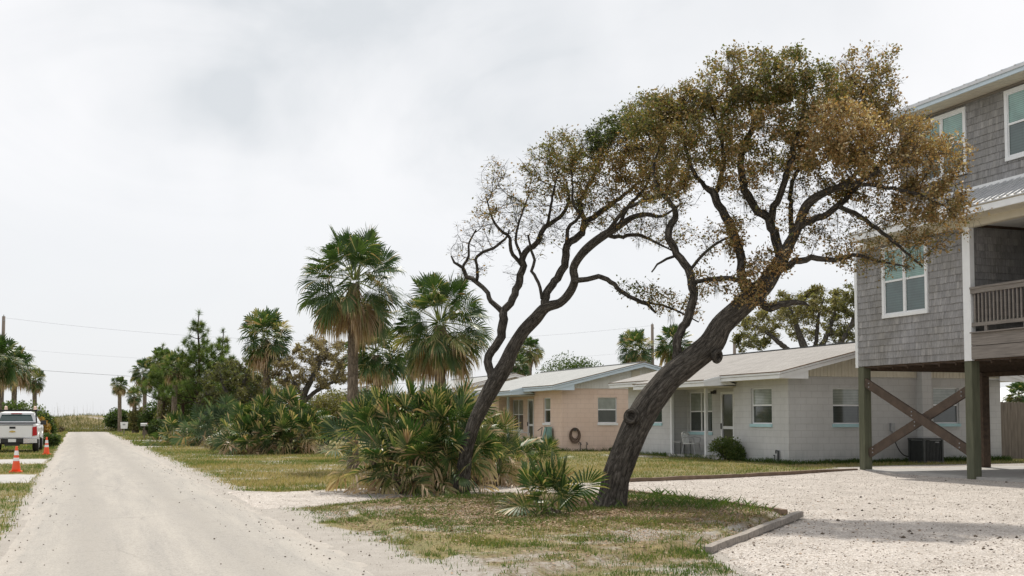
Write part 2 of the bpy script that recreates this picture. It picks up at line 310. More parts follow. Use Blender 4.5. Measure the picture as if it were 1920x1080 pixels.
# ------------------------------------------------------------------ mesh building
def link_mesh(name, V, Fc, mat, parent=None, vals=None, tc=None, smooth=False, extra=None, org=None):
    me = bpy.data.meshes.new(name)
    V = np.asarray(V, dtype=np.float64).reshape(-1, 3)
    o0 = org if org is not None else (ORG.get(parent.name) if parent else None)
    if o0 is not None: V = V - np.array(o0)
    if isinstance(Fc, np.ndarray):
        nf, k = Fc.shape
        me.vertices.add(len(V)); me.vertices.foreach_set('co', V.ravel())
        me.loops.add(nf * k); me.loops.foreach_set('vertex_index', Fc.ravel().astype(np.int32))
        me.polygons.add(nf); me.polygons.foreach_set('loop_start', np.arange(0, nf * k, k, dtype=np.int32))
        me.update(calc_edges=True)
    else: me.from_pydata(V.tolist(), [], Fc)
    if vals is not None:
        a = me.attributes.new('v', 'FLOAT', 'FACE'); a.data.foreach_set('value', np.asarray(vals, dtype=np.float32))
    if tc is not None:
        a = me.attributes.new('tc', 'FLOAT_VECTOR', 'POINT'); a.data.foreach_set('vector', np.asarray(tc, dtype=np.float32).ravel())
    if extra:
        for k2, arr in extra.items():
            a = me.attributes.new(k2, 'FLOAT', 'POINT'); a.data.foreach_set('value', np.asarray(arr, dtype=np.float32))
    if smooth: me.polygons.foreach_set('use_smooth', np.ones(len(me.polygons), dtype=bool))
    me.materials.append(MATS[mat] if isinstance(mat, str) else mat); me.update()
    o = bpy.data.objects.new(name, me); sc.collection.objects.link(o)
    if parent: o.parent = parent
    return o
ORG = {}
def tag(o, label=None, cat=None, group=None, kind=None):
    if label: o['label'] = label
    if cat: o['category'] = cat
    if group: o['group'] = group
    if kind: o['kind'] = kind
    return o
def thing(name, label, cat, loc=(0, 0, 0), group=None, world=True, rz=0):
    o = bpy.data.objects.new(name, None); sc.collection.objects.link(o); o.location = loc; o.rotation_euler = (0, 0, rz); o.empty_display_size = .2
    tag(o, label, cat, group)
    ORG[o.name] = tuple(loc) if world else (0, 0, 0)
    return o
class MB:
    def __init__(s): s.V = []; s.F = []; s.v = []; s.tc = []
    def face(s, pts, v=.5):
        i = len(s.V); s.V += [tuple(p) for p in pts]; s.tc += [tuple(p) for p in pts]; s.F.append(list(range(i, i + len(pts)))); s.v.append(v)
    def hexa(s, p, v=.5):       # p: 4 bottom ccw, 4 top
        i = len(s.V); s.V += [tuple(q) for q in p]; s.tc += [tuple(q) for q in p]
        for f in ((3, 2, 1, 0), (4, 5, 6, 7), (0, 1, 5, 4), (1, 2, 6, 5), (2, 3, 7, 6), (3, 0, 4, 7)): s.F.append([i + k for k in f]); s.v.append(v)
    def box(s, x0, x1, y0, y1, z0, z1, v=.5):
        s.hexa([(x0, y0, z0), (x1, y0, z0), (x1, y1, z0), (x0, y1, z0), (x0, y0, z1), (x1, y0, z1), (x1, y1, z1), (x0, y1, z1)], v)
    def bar(s, a, b, w, h, up=(0, 0, 1), v=.5):
        a = Vector(a); b = Vector(b); d = (b - a).normalized(); sd = d.cross(Vector(up)); sd = sd.normalized() if sd.length > 1e-4 else Vector((1, 0, 0)); u = sd.cross(d)
        P = []
        for q in (-1, 1):
            for e, f in ((a, -1), (a, 1), (b, 1), (b, -1)): P.append(e + sd * (f * w / 2) + u * (q * h / 2))
        s.hexa([P[0], P[3], P[2], P[1], P[4], P[7], P[6], P[5]], v)
    def prism(s, poly, axis, c0, c1, v=.5):     # poly in the two other axes
        def mk(p, c):
            q = list(p); q.insert(axis, c); return tuple(q)
        n = len(poly); i = len(s.V)
        s.V += [mk(p, c0) for p in poly] + [mk(p, c1) for p in poly]; s.tc += s.V[i:]
        s.F.append([i + k for k in range(n)][::-1]); s.F.append([i + n + k for k in range(n)]); s.v += [v, v]
        for k in range(n): s.F.append([i + k, i + (k + 1) % n, i + n + (k + 1) % n, i + n + k]); s.v.append(v)
    def tube(s, pts, rad, n=8, cap=True, v=.5, rough=0, rng=None, squash=None):
        pts = [Vector(p) for p in pts]; m = len(pts)
        if not hasattr(rad, '__len__'): rad = [rad] * m
        i0 = len(s.V); nrm = None; ln = 0
        for k, p in enumerate(pts):
            t = (pts[min(k + 1, m - 1)] - pts[max(k - 1, 0)])
            t = t.normalized() if t.length > 1e-9 else Vector((0, 0, 1))
            if nrm is None: nrm = t.orthogonal().normalized()
            else:
                nrm = nrm - t * nrm.dot(t); nrm = nrm.normalized() if nrm.length > 1e-6 else t.orthogonal().normalized()
            bi = t.cross(nrm)
            if k: ln += (p - pts[k - 1]).length
            for j in range(n):
                a = 2 * math.pi * j / n; r = rad[k]
                if rough: r *= 1 + rough * fbm1(math.cos(a) * 1.6 + 7, math.sin(a) * 1.6 + ln * 1.1, ln * 2.2)
                q = p + nrm * (math.cos(a) * r) + bi * (math.sin(a) * r); s.V.append(tuple(q))
                s.tc.append((math.cos(a) * rad[k], math.sin(a) * rad[k], ln * .22))
        for k in range(m - 1):
            for j in range(n):
                a = i0 + k * n + j; b = i0 + k * n + (j + 1) % n
                s.F.append([a, b, b + n, a + n]); s.v.append(v)
        if cap:
            s.F.append([i0 + j for j in range(n)][::-1]); s.F.append([i0 + (m - 1) * n + j for j in range(n)]); s.v += [v, v]
    def disc(s, c, r, axis, n=16, th=.02, v=.5):
        c = Vector(c); d = Vector((0, 0, 0)); d[axis] = th / 2; s.tube([c - d, c + d], r, n, True, v)
    def build(s, name, mat, parent=None, smooth=False, label=None):
        o = link_mesh(name, s.V, s.F, mat, parent, s.v, s.tc, smooth)
        if label: o['label'] = label
        return o
def fbm1(x, y, z):
    return (math.sin(x * 3.1 + y * 1.7) + math.sin(y * 4.3 - z * 2.1 + x) * .7 + math.sin(z * 5.7 + x * 2.9) * .5) / 2.2
_rs = np.random.RandomState(5); _lat = _rs.rand(256, 256)
def vnoise(x, y):
    x = np.asarray(x, float); y = np.asarray(y, float)
    xi = np.floor(x).astype(int); yi = np.floor(y).astype(int); fx = x - xi; fy = y - yi
    fx = fx * fx * (3 - 2 * fx); fy = fy * fy * (3 - 2 * fy); a = lambda i, j: _lat[(xi + i) % 256, (yi + j) % 256]
    return (a(0, 0) * (1 - fx) + a(1, 0) * fx) * (1 - fy) + (a(0, 1) * (1 - fx) + a(1, 1) * fx) * fy
def fbm(x, y, o=4):
    s = 0; a = .5; t = 0
    for k in range(o): s = s + a * vnoise(x * 2 ** k + 17 * k, y * 2 ** k + 31 * k); t += a; a *= .5
    return s / t
def sstep(a, b, x): t = np.clip((x - a) / (b - a), 0, 1); return t * t * (3 - 2 * t)
# ------------------------------------------------------------------ ground zones
def roadL(y): return -0.78 - .019 * y + .25 * (fbm(y * .45, y * 0 + 3.1) - .5) + .2 * (fbm(y * 1.9, y * 0 + 5.7) - .5)
def roadR(y): return 2.62 - .0185 * (y - 10) + .35 * (fbm(y * .3, y * 0 + 9.7) - .5) + .22 * (fbm(y * 1.7, y * 0 + 2.7) - .5)
GRAVEL = [(5.1, 8.0), (5.75, 9.6), (6.35, 11.35), (6.55, 11.75), (10.2, 15.25), (10.15, 18.9), (9.85, 20.7), (7.4, 21.4), (5.2, 21.2), (3.5, 19.6), (2.3, 19.2), (2.2, 25.0), (3.4, 23.6), (5.7, 24.3), (9.0, 24.3), (12.0, 24.9), (16.2, 26.4), (20.3, 27.9), (23, 27.9), (27, 20), (27, 4), (4.6, 4)]
def inpoly(x, y, poly):
    x = np.asarray(x, float); y = np.asarray(y, float); ins = np.zeros(np.broadcast(x, y).shape, bool); n = len(poly)
    for i in range(n):
        x1, y1 = poly[i]; x2, y2 = poly[(i + 1) % n]
        if y1 == y2: continue
        c = ((y1 > y) != (y2 > y)) & (x < (x2 - x1) * (y - y1) / (y2 - y1) + x1); ins ^= c
    return ins
PADS = []           # concrete aprons on the left, as y ranges
pa = onz(20, 866); pb = onz(60, 905); pc = onz(60, 889); pd = onz(60, 861); pe_ = onz(60, 869)
PADS = [(pb.y, pc.y, -1.55), (pe_.y, pd.y, -1.75)]
def gz(x, y):
    x = np.asarray(x, float); y = np.asarray(y, float)
    z = .03 * (fbm(x * .35, y * .35) - .5) * 2
    z = z * sstep(2.3, 4.0, np.abs(x - .6))
    z = z + .10 * sstep(12, 18, x) * sstep(24, 29, y)
    isl = inpoly(x, y, [(3.4, 10.0), (6.4, 12), (10.0, 15.6), (9.9, 20.3), (7, 20.9), (3.8, 19)])
    z = z + np.where(isl, .05, 0)
    du = sstep(134, 147, y + 10 * (fbm(x * .06, y * .06) - .5))
    z = z + du * (.35 + 1.25 * fbm(x * .11 + 5, y * .14 + 2, 4) + .7 * np.exp(-((x + 1.5) / 4.5) ** 2)) 
    z = z - 5 * sstep(165, 200, y)
    return z
def grass_density(x, y):
    x = np.asarray(x, float); y = np.asarray(y, float)
    d = np.zeros(np.broadcast(x, y).shape)
    dR = x - roadR(y); dL = roadL(y) - x
    n = fbm(x * .55, y * .55, 4)
    right = (dR > 0)
    g = sstep(.02, .75, dR) * (.25 + .95 * n)
    g = np.where((x > 8) & (y > 24.5), .55 + .6 * n, g)
    g = np.where((y < 21.5) & (x < 10.4) & right, sstep(.25, 1.15, dR + .8 * (n - .5) + .03 * (y - 12)) * (.12 + 1.0 * n), g)
    d = np.where(right, g, d)
    gl = sstep(-.1, .2, dL) * np.where(y < 26, .25 + 1.0 * n, .75 + .4 * n)
    d = np.where(dL > 0, gl, d)
    for (a, b_, xe) in PADS: d = np.where((y > a - .1) & (y < b_ + .1) & (x < xe), 0, d)
    d = np.where(inpoly(x, y, GRAVEL), 0, d)
    d = np.where((x > 19.9) & (y > 20) & (y < 28.2), 0, d)
    d = d * (1 - .9 * np.exp(-((x - 18.6) / .7) ** 2 - ((y - 38.5) / 2.2) ** 2))
    d = np.where(y > 134, .75 + .5 * n - 1.6 * sstep(.70, .76, fbm(x * .28 + 3, y * .28, 3)), d)
    # bare sandy driveways that leave the road farther off
    for (a, b_) in ((61, 64.5), (78, 82)): d = np.where((y > a) & (y < b_) & (dR > -1) & (dR < 5), d * .1, d)
    return np.clip(d, 0, 1.2)
def litter_density(x, y):
    d = np.exp(-(((x - 6.8) / 3.4) ** 2 + ((y - 17.6) / 4.0) ** 2)) * .80 + np.exp(-(((x - 9) / 1.6) ** 2 + ((y - 16) / 2) ** 2)) * .4
    d = np.maximum(d, np.where((y < 21.5) & (x > 3.0) & (x < 10.4), .62 * sstep(.34, .5, fbm(x * .8 + 40, y * .8, 3)) * sstep(2.8, 4.0, x + .6 * fbm(y * 1.2, x * 1.2, 2)), 0)); d = np.where(y > 134, .62, d)
    return np.where(inpoly(x, y, GRAVEL), 0, d)
def make_ground():
    def axis(segs):
        a = [segs[0][0]]
        for (x0, x1, st) in segs:
            n = max(1, int(round((x1 - x0) / st))); a += [x0 + (x1 - x0) * (i + 1) / n for i in range(n)]
        return np.array(a)
    xs = axis([(-900, -120, 130), (-120, -30, 9), (-30, -7, 1.2), (-7, 12, .14), (12, 30, .45), (30, 70, 3), (70, 300, 20), (300, 1100, 160)])
    ys = axis([(-60, 6, 6), (6, 30, .14), (30, 60, .45), (60, 132, 1.2), (132, 175, .7), (175, 215, 3)])
    X, Y = np.meshgrid(xs, ys); Z = gz(X, Y)
    ins = (inpoly(X, Y, GRAVEL) & inpoly(X - .3, Y, GRAVEL) & inpoly(X + .3, Y, GRAVEL) & inpoly(X, Y - .3, GRAVEL) & inpoly(X, Y + .3, GRAVEL)) | ((X > roadL(Y) + .12) & (X < roadR(Y) - .12) & (Y < 140))
    for (a, b_, xe) in PADS: ins |= ((Y > a + .1) & (Y < b_ - .1) & (X < xe - .1) & (X > -12))
    Z = np.where(ins, Z - .035, Z)
    ny, nx = X.shape; idx = np.arange(ny * nx).reshape(ny, nx)
    Fq = np.stack([idx[:-1, :-1], idx[:-1, 1:], idx[1:, 1:], idx[1:, :-1]], -1).reshape(-1, 4)
    V = np.stack([X, Y, Z], -1).reshape(-1, 3)
    o = link_mesh('ground', V, Fq, 'ground', smooth=True, extra={'grass': grass_density(X, Y).ravel(), 'litter': litter_density(X, Y).ravel()})
    tag(o, kind='structure')
make_ground()
def make_road():
    ys = np.concatenate([np.arange(3, 40, .25), np.arange(40, 140, .8)])
    us = np.linspace(-1, 1, 17)
    L_ = roadL(ys); R_ = roadR(ys) 
    X = L_[:, None] * (1 - us) / 2 + R_[:, None] * (1 + us) / 2; Y = np.repeat(ys[:, None], 17, 1); Z = gz(X, Y) + .008
    Z[:, 0] -= .02; Z[:, -1] -= .02
    e = np.repeat((np.abs(us) ** 3)[None], len(ys), 0)
    idx = np.arange(X.size).reshape(X.shape); Fq = np.stack([idx[:-1, :-1], idx[:-1, 1:], idx[1:, 1:], idx[1:, :-1]], -1).reshape(-1, 4)
    tag(link_mesh('road', np.stack([X, Y, Z], -1).reshape(-1, 3), Fq, 'road', smooth=True, extra={'edge': e.ravel(), 'track': np.repeat(np.exp(-((np.abs(np.linspace(-1, 1, 17) + .04) - .42) / .16) ** 2)[None], len(ys), 0).ravel()}), kind='structure')
make_road()
def sheet(name, poly, mat, dz=.012, jit=.07, step=.5, dens=.25):
    pts = []
    n = len(poly)
    for i in range(n):
        a = np.array(poly[i]); b_ = np.array(poly[(i + 1) % n]); ln = np.linalg.norm(b_ - a); k = max(1, int(ln / dens)); nr = np.array([(b_ - a)[1], -(b_ - a)[0]]) / max(ln, 1e-6)
        for j in range(k):
            p = a + (b_ - a) * j / k; q = p + nr * jit * 2 * (fbm(p[0] * 1.7, p[1] * 1.7, 3) - .5); pts.append(Vector((q[0], q[1])))
    m = len(pts); edges = [(i, (i + 1) % m) for i in range(m)]
    xs = [p.x for p in pts]; ysv = [p.y for p in pts]
    gx, gy = np.meshgrid(np.arange(min(xs), max(xs), step), np.arange(min(ysv), max(ysv), step)); ok = inpoly(gx, gy, [tuple(p) for p in pts])
    allp = pts + [Vector((a, b_)) for a, b_ in zip(gx[ok], gy[ok])]
    vv, ee, ff, *_ = geometry.delaunay_2d_cdt(allp, edges, [list(range(m))], 1, 1e-5)
    V = np.array([(p.x, p.y, 0) for p in vv]); V[:, 2] = gz(V[:, 0], V[:, 1]) + dz; V[:m, 2] -= dz + .012
    return tag(link_mesh(name, V, [list(f) for f in ff], mat, smooth=True), kind='structure')
sheet('gravel_driveway', GRAVEL, 'gravel')
for (a, b_, xe) in PADS: sheet('concrete_path', [(-13, a), (xe, a), (xe, b_), (-13, b_)], 'concrete', .02, .03, 1.0)
sb = MB(); sb.hexa([(20.25, 9, -.1), (30, 9, -.1), (30, 28.25, -.1), (20.0, 27.3, -.1), (20.25, 9, .075), (30, 9, .075), (30, 28.25, .075), (20.0, 27.3, .075)])
tag(sb.build('carport_slab', 'concrete'), kind='structure')
wv = MB(); wv.box(-2500, 2500, 190, 2800, -3.2, -2.2); tag(wv.build('sea', 'water'), kind='structure')
# ------------------------------------------------------------------ foliage makers
class FOL:       # collects many small faces of equal size k
    def __init__(s): s.V = []; s.F3 = []; s.v = []
def leaves_np(P, size, rng, vals, flat=.3, aspect=.55, up=0.0):
    n = len(P); th = rng.rand(n) * 2 * np.pi; z = rng.rand(n) * 2 - 1; z = z * (1 - up) + up * .3
    r = np.sqrt(np.maximum(0, 1 - z * z)); d = np.stack([r * np.cos(th), r * np.sin(th), z], 1)
    q = rng.randn(n, 3); s = np.cross(d, q); s /= np.linalg.norm(s, axis=1)[:, None] + 1e-9
    L_ = size * (.6 + .8 * rng.rand(n))[:, None]; Wd = L_ * aspect * .5
    nr = np.cross(d, s)
    a = P; b_ = P + d * L_ * .5 + s * Wd + nr * L_ * .08; c = P + d * L_; e = P + d * L_ * .5 - s * Wd + nr * L_ * .08
    V = np.stack([a, b_, c, e], 1).reshape(-1, 3); Fq = np.arange(4 * n).reshape(n, 4)
    return V, Fq, vals
def join(parts):
    Vs = []; Fs = []; vs_ = []; o = 0
    for V, Fq, v in parts:
        Vs.append(V); Fs.append(Fq + o); vs_.append(v); o += len(V)
    return np.concatenate(Vs), np.concatenate(Fs), np.concatenate(vs_)
def catmull(pts, step=.12):
    P = [np.array(p, float) for p in pts]; out = []
    for i in range(len(P) - 1):
        p0 = P[max(i - 1, 0)]; p1 = P[i]; p2 = P[i + 1]; p3 = P[min(i + 2, len(P) - 1)]
        k = max(1, int(np.linalg.norm((p2 - p1)[:3]) / step))
        for j in range(k):
            t = j / k; out.append(.5 * ((2 * p1) + (-p0 + p2) * t + (2 * p0 - 5 * p1 + 4 * p2 - p3) * t * t + (-p0 + 3 * p1 - 3 * p2 + p3) * t ** 3))
    out.append(P[-1]); return out
def colonize(starts, attract, rng, step=.13, infl=1.6, kill=.26, iters=90, gn=.0):
    """space colonisation: returns nodes, parents (index < len(starts) are seeds)"""
    nodes = [Vector(p) for p in starts]; par = [-1] * len(nodes); A = [Vector(a) for a in attract]; alive = list(range(len(A)))
    deadends = {}
    for it in range(iters):
        if not alive: break
        kd = kdtree.KDTree(len(nodes))
        for i, p in enumerate(nodes): kd.insert(p, i)
        kd.balance(); pull = {}
        na = []
        for a in alive:
            c, i, d = kd.find(A[a])
            if d < kill: continue
            na.append(a)
            if d < infl * (1 + it * .03):
                v = (A[a] - c).normalized(); pull[i] = pull.get(i, Vector((0, 0, 0))) + v
        alive = na
        if not pull: infl *= 1.3; continue
        for i, v in pull.items():
            v = v.normalized() + Vector((rng.gauss(0, .22), rng.gauss(0, .22), rng.gauss(0, .22) + gn))
            if par[i] >= 0:
                pv = (nodes[i] - nodes[par[i]]).normalized(); v = v + pv * .55
            p = nodes[i] + v.normalized() * step
            key = i; deadends[key] = deadends.get(key, 0) + 1
            if deadends[key] > 4: continue
            nodes.append(p); par.append(i)
    return nodes, par
def grow_mesh(mb, nodes, par, nseed, rtip=.0035, expo=.44, sides=(4, 6), seedrad=None, rmax=.09):
    n = len(nodes); cnt = [0] * n; ch = [[] for _ in range(n)]
    for i in range(n - 1, -1, -1):
        if par[i] >= 0: ch[par[i]].append(i)
    for i in range(n - 1, nseed - 1, -1):
        if cnt[i] == 0: cnt[i] = 1
        if par[i] >= nseed: cnt[par[i]] += cnt[i]
    rad = [min(rmax, rtip * (c ** expo)) for c in cnt]
    # chains: follow the heaviest child
    for i in range(n):
        roots = []
        if i < nseed: roots = ch[i]
        elif len(ch[i]) > 1:
            hv = max(ch[i], key=lambda k: cnt[k]); roots = [k for k in ch[i] if k != hv]
        for r in roots:
            chain = [i, r]; k = r
            while ch[k]:
                k = max(ch[k], key=lambda q: cnt[q]); chain.append(k)
            rr = [rad[q] for q in chain]; rr[0] = rr[1] * (1.25 if i < nseed else 1.0)
            if seedrad is not None and i < nseed: rr = [min(x, seedrad[i] * .8) for x in rr]
            big = rr[0] > .02
            mb.tube([nodes[q] for q in chain], rr, sides[1] if big else sides[0], False)
    return rad, cnt, ch
def tree_from(name, label, cat, limbs, clumps, D0, seed, leafmat_='oak_leaf', leaf=.045, lpc=1.0, base=None, barkm='oak_bark', group=None, step=.13, twig=.0035, moss=0, kill=.26, ad=1.0, fuzz=0):
    """limbs: lists of (px,py,halfwidth px,dDepth); clumps: (px,py,rx,ry,dDepth,rdepth,attractors,leaves,vmean)"""
    rng = random.Random(seed); rn = np.random.RandomState(seed)
    b0 = base if base is not None else atD(limbs[0][0][0], limbs[0][0][1], D0)
    t = thing(name, label, cat, (b0[0], b0[1], b0[2]), group)
    tb = MB(); lb = MB(); seeds = []; srad = []
    for li, lm in enumerate(limbs):
        pts = []
        for (px, py, hw, dd) in lm:
            D = D0 + dd; p = atD(px, py, D); pts.append((p.x, p.y, p.z, hw * D / F))
        cc = catmull(pts, .07 if li == 0 else .09)
        P = [Vector(c[:3]) for c in cc]; rr = [max(.004, c[3]) for c in cc]
        if li == 0:
            tb.tube(P, rr, 28, True, rough=.07)
        else:
            for k in range(1, len(P) - 1):
                P[k] = P[k] + Vector((rng.gauss(0, 1), rng.gauss(0, 1), rng.gauss(0, 1))) * min(.012, rr[k] * .25)
            lb.tube(P, rr, 12 if rr[0] > .05 else 8, True, rough=.05)
        for k in range(0 if li else int(len(P) * .55), len(P), 2): seeds.append(P[k]); srad.append(rr[k])
    att = []; spots = []
    for (px, py, rx, ry, dd, rd, na, nl, vm) in clumps:
        c = atD(px, py, D0 + dd); sx_ = rx * (D0 + dd) / F; sz_ = ry * (D0 + dd) / F
        cr_ = Vector((math.cos(PHI), -math.sin(PHI), 0)); fw = Vector((math.sin(PHI), math.cos(PHI), 0))
        for k in range(int(na * ad)):
            while True:
                a, b_, e = (rng.uniform(-1, 1) for _ in range(3))
                if a * a + b_ * b_ + e * e <= 1: break
            att.append(c + cr_ * a * sx_ + Vector((0, 0, b_ * sz_)) + fw * e * rd)
        spots.append((c, sx_, sz_, rd, nl, vm))
    nodes, par = colonize(seeds, att, rng, step=step, kill=kill)
    rad, cnt, ch = grow_mesh(lb, nodes, par, len(seeds), twig, seedrad=srad)
    tb.build('trunk', barkm, t, True); lb.build('limb', barkm, t, True)
    # leaves sit on the twigs (thin nodes), as many as the clump around them calls for
    tips = [i for i in range(len(seeds), len(nodes)) if rad[i] < twig * 3.2]
    T = np.array([tuple(nodes[i]) for i in tips]); V_ = []
    if len(T):
        W = np.zeros(len(T)); VM = np.full(len(T), .6)
        crv = np.array((math.cos(PHI), -math.sin(PHI), 0)); fwv = np.array((math.sin(PHI), math.cos(PHI), 0))
        best = np.full(len(T), 9e9); owner = np.zeros(len(T), int)
        for k, (c, sx_, sz_, rd, nl, vm) in enumerate(spots):
            d = T - np.array(tuple(c)); q = (d @ crv / sx_) ** 2 + (d[:, 2] / sz_) ** 2 + (d @ fwv / (rd * 1.3)) ** 2
            m_ = q < best; best = np.where(m_, q, best); owner = np.where(m_, k, owner)
        parts = []
        for k, (c, sx_, sz_, rd, nl, vm) in enumerate(spots):
            ids = np.where((owner == k) & (best < 2.2))[0]; nl = int(nl * lpc)
            if len(ids) == 0 or nl == 0: continue
            wt = .08 + fbm(T[ids, 0] * 2.2 + T[ids, 1] * 1.3, T[ids, 2] * 2.2 + 50, 3) ** 4 * 12; wt /= wt.sum()
            pick = rn.choice(ids, nl, p=wt); P = T[pick] + rn.randn(nl, 3) * .055
            vv = vm + .16 * rn.randn(nl) + .35 * (fbm(P[:, 0] * 1.3 + 9, P[:, 2] * 1.3 + P[:, 1], 3) - .5)
            parts.append(leaves_np(P, leaf, rn, np.clip(vv, 0, 1)))
        if parts:
            V, Fq, vv = join(parts); link_mesh('crown', V, Fq, leafmat_, t, vv)
        if fuzz:
            ids = rn.choice(len(T), fuzz); V, Fq, vv = leaves_np(T[ids], leaf * 2.9, rn, np.full(fuzz, .5), aspect=.035, up=.35); link_mesh('twigs', V, Fq, barkm, t, tc=V * 3)
    if moss and len(T):
        parts = []; mv = []; ids = rn.choice(len(T), moss)
        for i in ids:
            p = T[i]; ln = .12 + .3 * rn.rand() ** 2
            for s_ in range(14):
                a = p + rn.randn(3) * np.array([.03, .03, .02]); l2 = ln * (.4 + .7 * rn.rand()); w_ = .006
                b_ = a + np.array([rn.randn() * .02, rn.randn() * .02, -l2 * .5]); c = b_ + np.array([rn.randn() * .02, rn.randn() * .02, -l2 * .5])
                mv += [a, b_ + [w_, w_, 0], c, b_ - [w_, w_, 0]]
        mv = np.array(mv); link_mesh('hanging_moss', mv, np.arange(len(mv)).reshape(-1, 4), 'moss_strand', t, rn.rand(len(mv) // 4))
    return t
def fan(V, Fc, vv, rng, P, az, el, Lp, Rb, v0, N_=30, droop=.5, fold=.25, spread=2.2, petw=.012, pv=None, sag=.35, wid=1.0, twist=.5, hl=.07):
    """one palmate frond: petiole, then split blade segments with drooping tips"""
    P = Vector(P); d = Vector((math.cos(az) * math.cos(el), math.sin(az) * math.cos(el), math.sin(el)))
    pts = [P]; dd = d.copy(); k = 6
    for i in range(k):
        dd = (dd + Vector((0, 0, -sag / k))).normalized(); pts.append(pts[-1] + dd * Lp / k)
    side = dd.cross(Vector((0, 0, 1)))
    side = side.normalized() if side.length > 1e-3 else Vector((1, 0, 0))
    tw = rng.gauss(0, twist); 
    up = side.cross(dd).normalized(); s2 = (side * math.cos(tw) + up * math.sin(tw)); up = s2.cross(dd).normalized(); side = s2
    for i in range(k):      # petiole
        a, b_ = pts[i], pts[i + 1]; w0 = petw * (1.5 - i / k * .7); i0 = len(V)
        V += [a - side * w0, a + side * w0, b_ + side * w0 * .9, b_ - side * w0 * .9]; Fc.append((i0, i0 + 1, i0 + 2, i0 + 3)); vv.append(min(1, (pv if pv is not None else v0 + .12)))
    h = pts[-1]; costa = Rb * .38
    for j in range(N_):
        th = (j / (N_ - 1) * 2 - 1) * spread; at = abs(j / (N_ - 1) * 2 - 1)
        s = costa * (1 - at); base = h + dd * s + Vector((0, 0, -droop * .35 * s * s / max(costa, .01)))
        a = th * (.78 + .22 * at)
        dr = (dd * math.cos(a) + side * math.sin(a) + up * fold * abs(math.sin(a))).normalized()
        tn = (-dd * math.sin(a) + side * math.cos(a)).normalized()
        Ls = Rb * (.66 + .30 * math.cos(a * .8)) * rng.uniform(.86, 1.06) * (1 - .28 * (1 - at))
        g = droop * rng.uniform(.5, 1.6); zz = Vector((0, 0, -1))
        m1 = base + dr * Ls * .45 + zz * g * Ls * .06; m2 = base + dr * Ls * .74 + zz * g * Ls * .24; tp = base + dr * Ls * (1 - .2 * min(1, g)) + zz * g * Ls * .62
        w1 = Ls * .45 * (2 * spread / N_) * .62 * wid; w2 = w1 * .62; pl = up * (w1 * .45); i0 = len(V)
        V += [base, m1 - tn * w1 + pl, m1 + tn * w1 - pl, m2 + tn * w2 - pl * .6, m2 - tn * w2 + pl * .6, tp]
        v = v0 + rng.gauss(0, .06) + (.25 + .3 * rng.random() if rng.random() < hl else 0)
        Fc += [(i0, i0 + 2, i0 + 1, i0 + 1), (i0 + 1, i0 + 2, i0 + 3, i0 + 4), (i0 + 4, i0 + 3, i0 + 5, i0 + 5)]
        tipb = rng.random() ** 3 * .35
        vv += [v, v + .03, min(1, v + .06 + tipb)]
def fans_build(name, V, Fc, vv, mat, parent, org=None):
    me_v = [tuple(p) for p in V]; F2 = [tuple(dict.fromkeys(f)) for f in Fc]
    return link_mesh(name, me_v, F2, mat, parent, np.clip(vv, 0, 1), org=org)
def palm_crown(rng, n=46, Lp=.8, Rb=.85, seg=30, dead=10, dry=.12, top=.0, wid=1.0):
    V = []; Fc = []; vv = []
    for i in range(n):
        f = (i + .5) / n; az = i * 2.39996 + rng.gauss(0, .15)
        el = R(84 - 128 * f ** .85) + rng.gauss(0, .12)
        v = .12 + .16 * rng.random() + (.24 * max(0, f - .62) / .38) + (.28 if rng.random() < dry else 0)
        fan(V, Fc, vv, rng, (math.cos(az) * .08, math.sin(az) * .08, .25 * (1 - f)), az, el, Lp * rng.uniform(.8, 1.1), Rb * rng.uniform(.85, 1.08), v, seg, .25 + .6 * f, .3, 2.0, .014, .45, .12 + .5 * f, wid, .75)
    for i in range(dead):
        az = rng.random() * 6.283; fan(V, Fc, vv, rng, (math.cos(az) * .1, math.sin(az) * .1, -.05), az, R(rng.uniform(-68, -35)), Lp * rng.uniform(.6, .95), Rb * rng.uniform(.7, .95), .76 + .16 * rng.random(), max(12, int(seg * .6)), 1.3, .5, 1.3, .016, .8, .5, wid, .8)
    return V, Fc, vv
def palm_trunk(mb, p0, p1, r0, r1, seg=26, boots=.25, rng=None):
    p0 = Vector(p0); p1 = Vector(p1); pts = []; rr = []
    mid = (p0 + p1) / 2 + Vector(((rng.random() - .5) * .15, (rng.random() - .5) * .15, 0))
    for i in range(seg * 2 + 1):
        t = i / (seg * 2); p = p0.lerp(mid, t).lerp(mid.lerp(p1, t), t); pts.append(p)
        r = r0 + (r1 - r0) * t; r *= 1 + .35 * math.exp(-t * 18) + .035 * (1 if i % 2 else -1)
        if t > 1 - boots: r *= 1 + .25 * math.sin((t - 1 + boots) / boots * 2.6)
        rr.append(r)
    mb.tube(pts, rr, 16, True, rough=.04)
_rg = random.Random(11)
CROWNS = []
for k in range(3):
    V, Fc, vv = palm_crown(random.Random(30 + k), 56, .55, .84, 18, 14, .2)
    me = fans_build('crown', V, Fc, vv, 'fan_leaf', None); CROWNS.append(me.data); bpy.data.objects.remove(me)
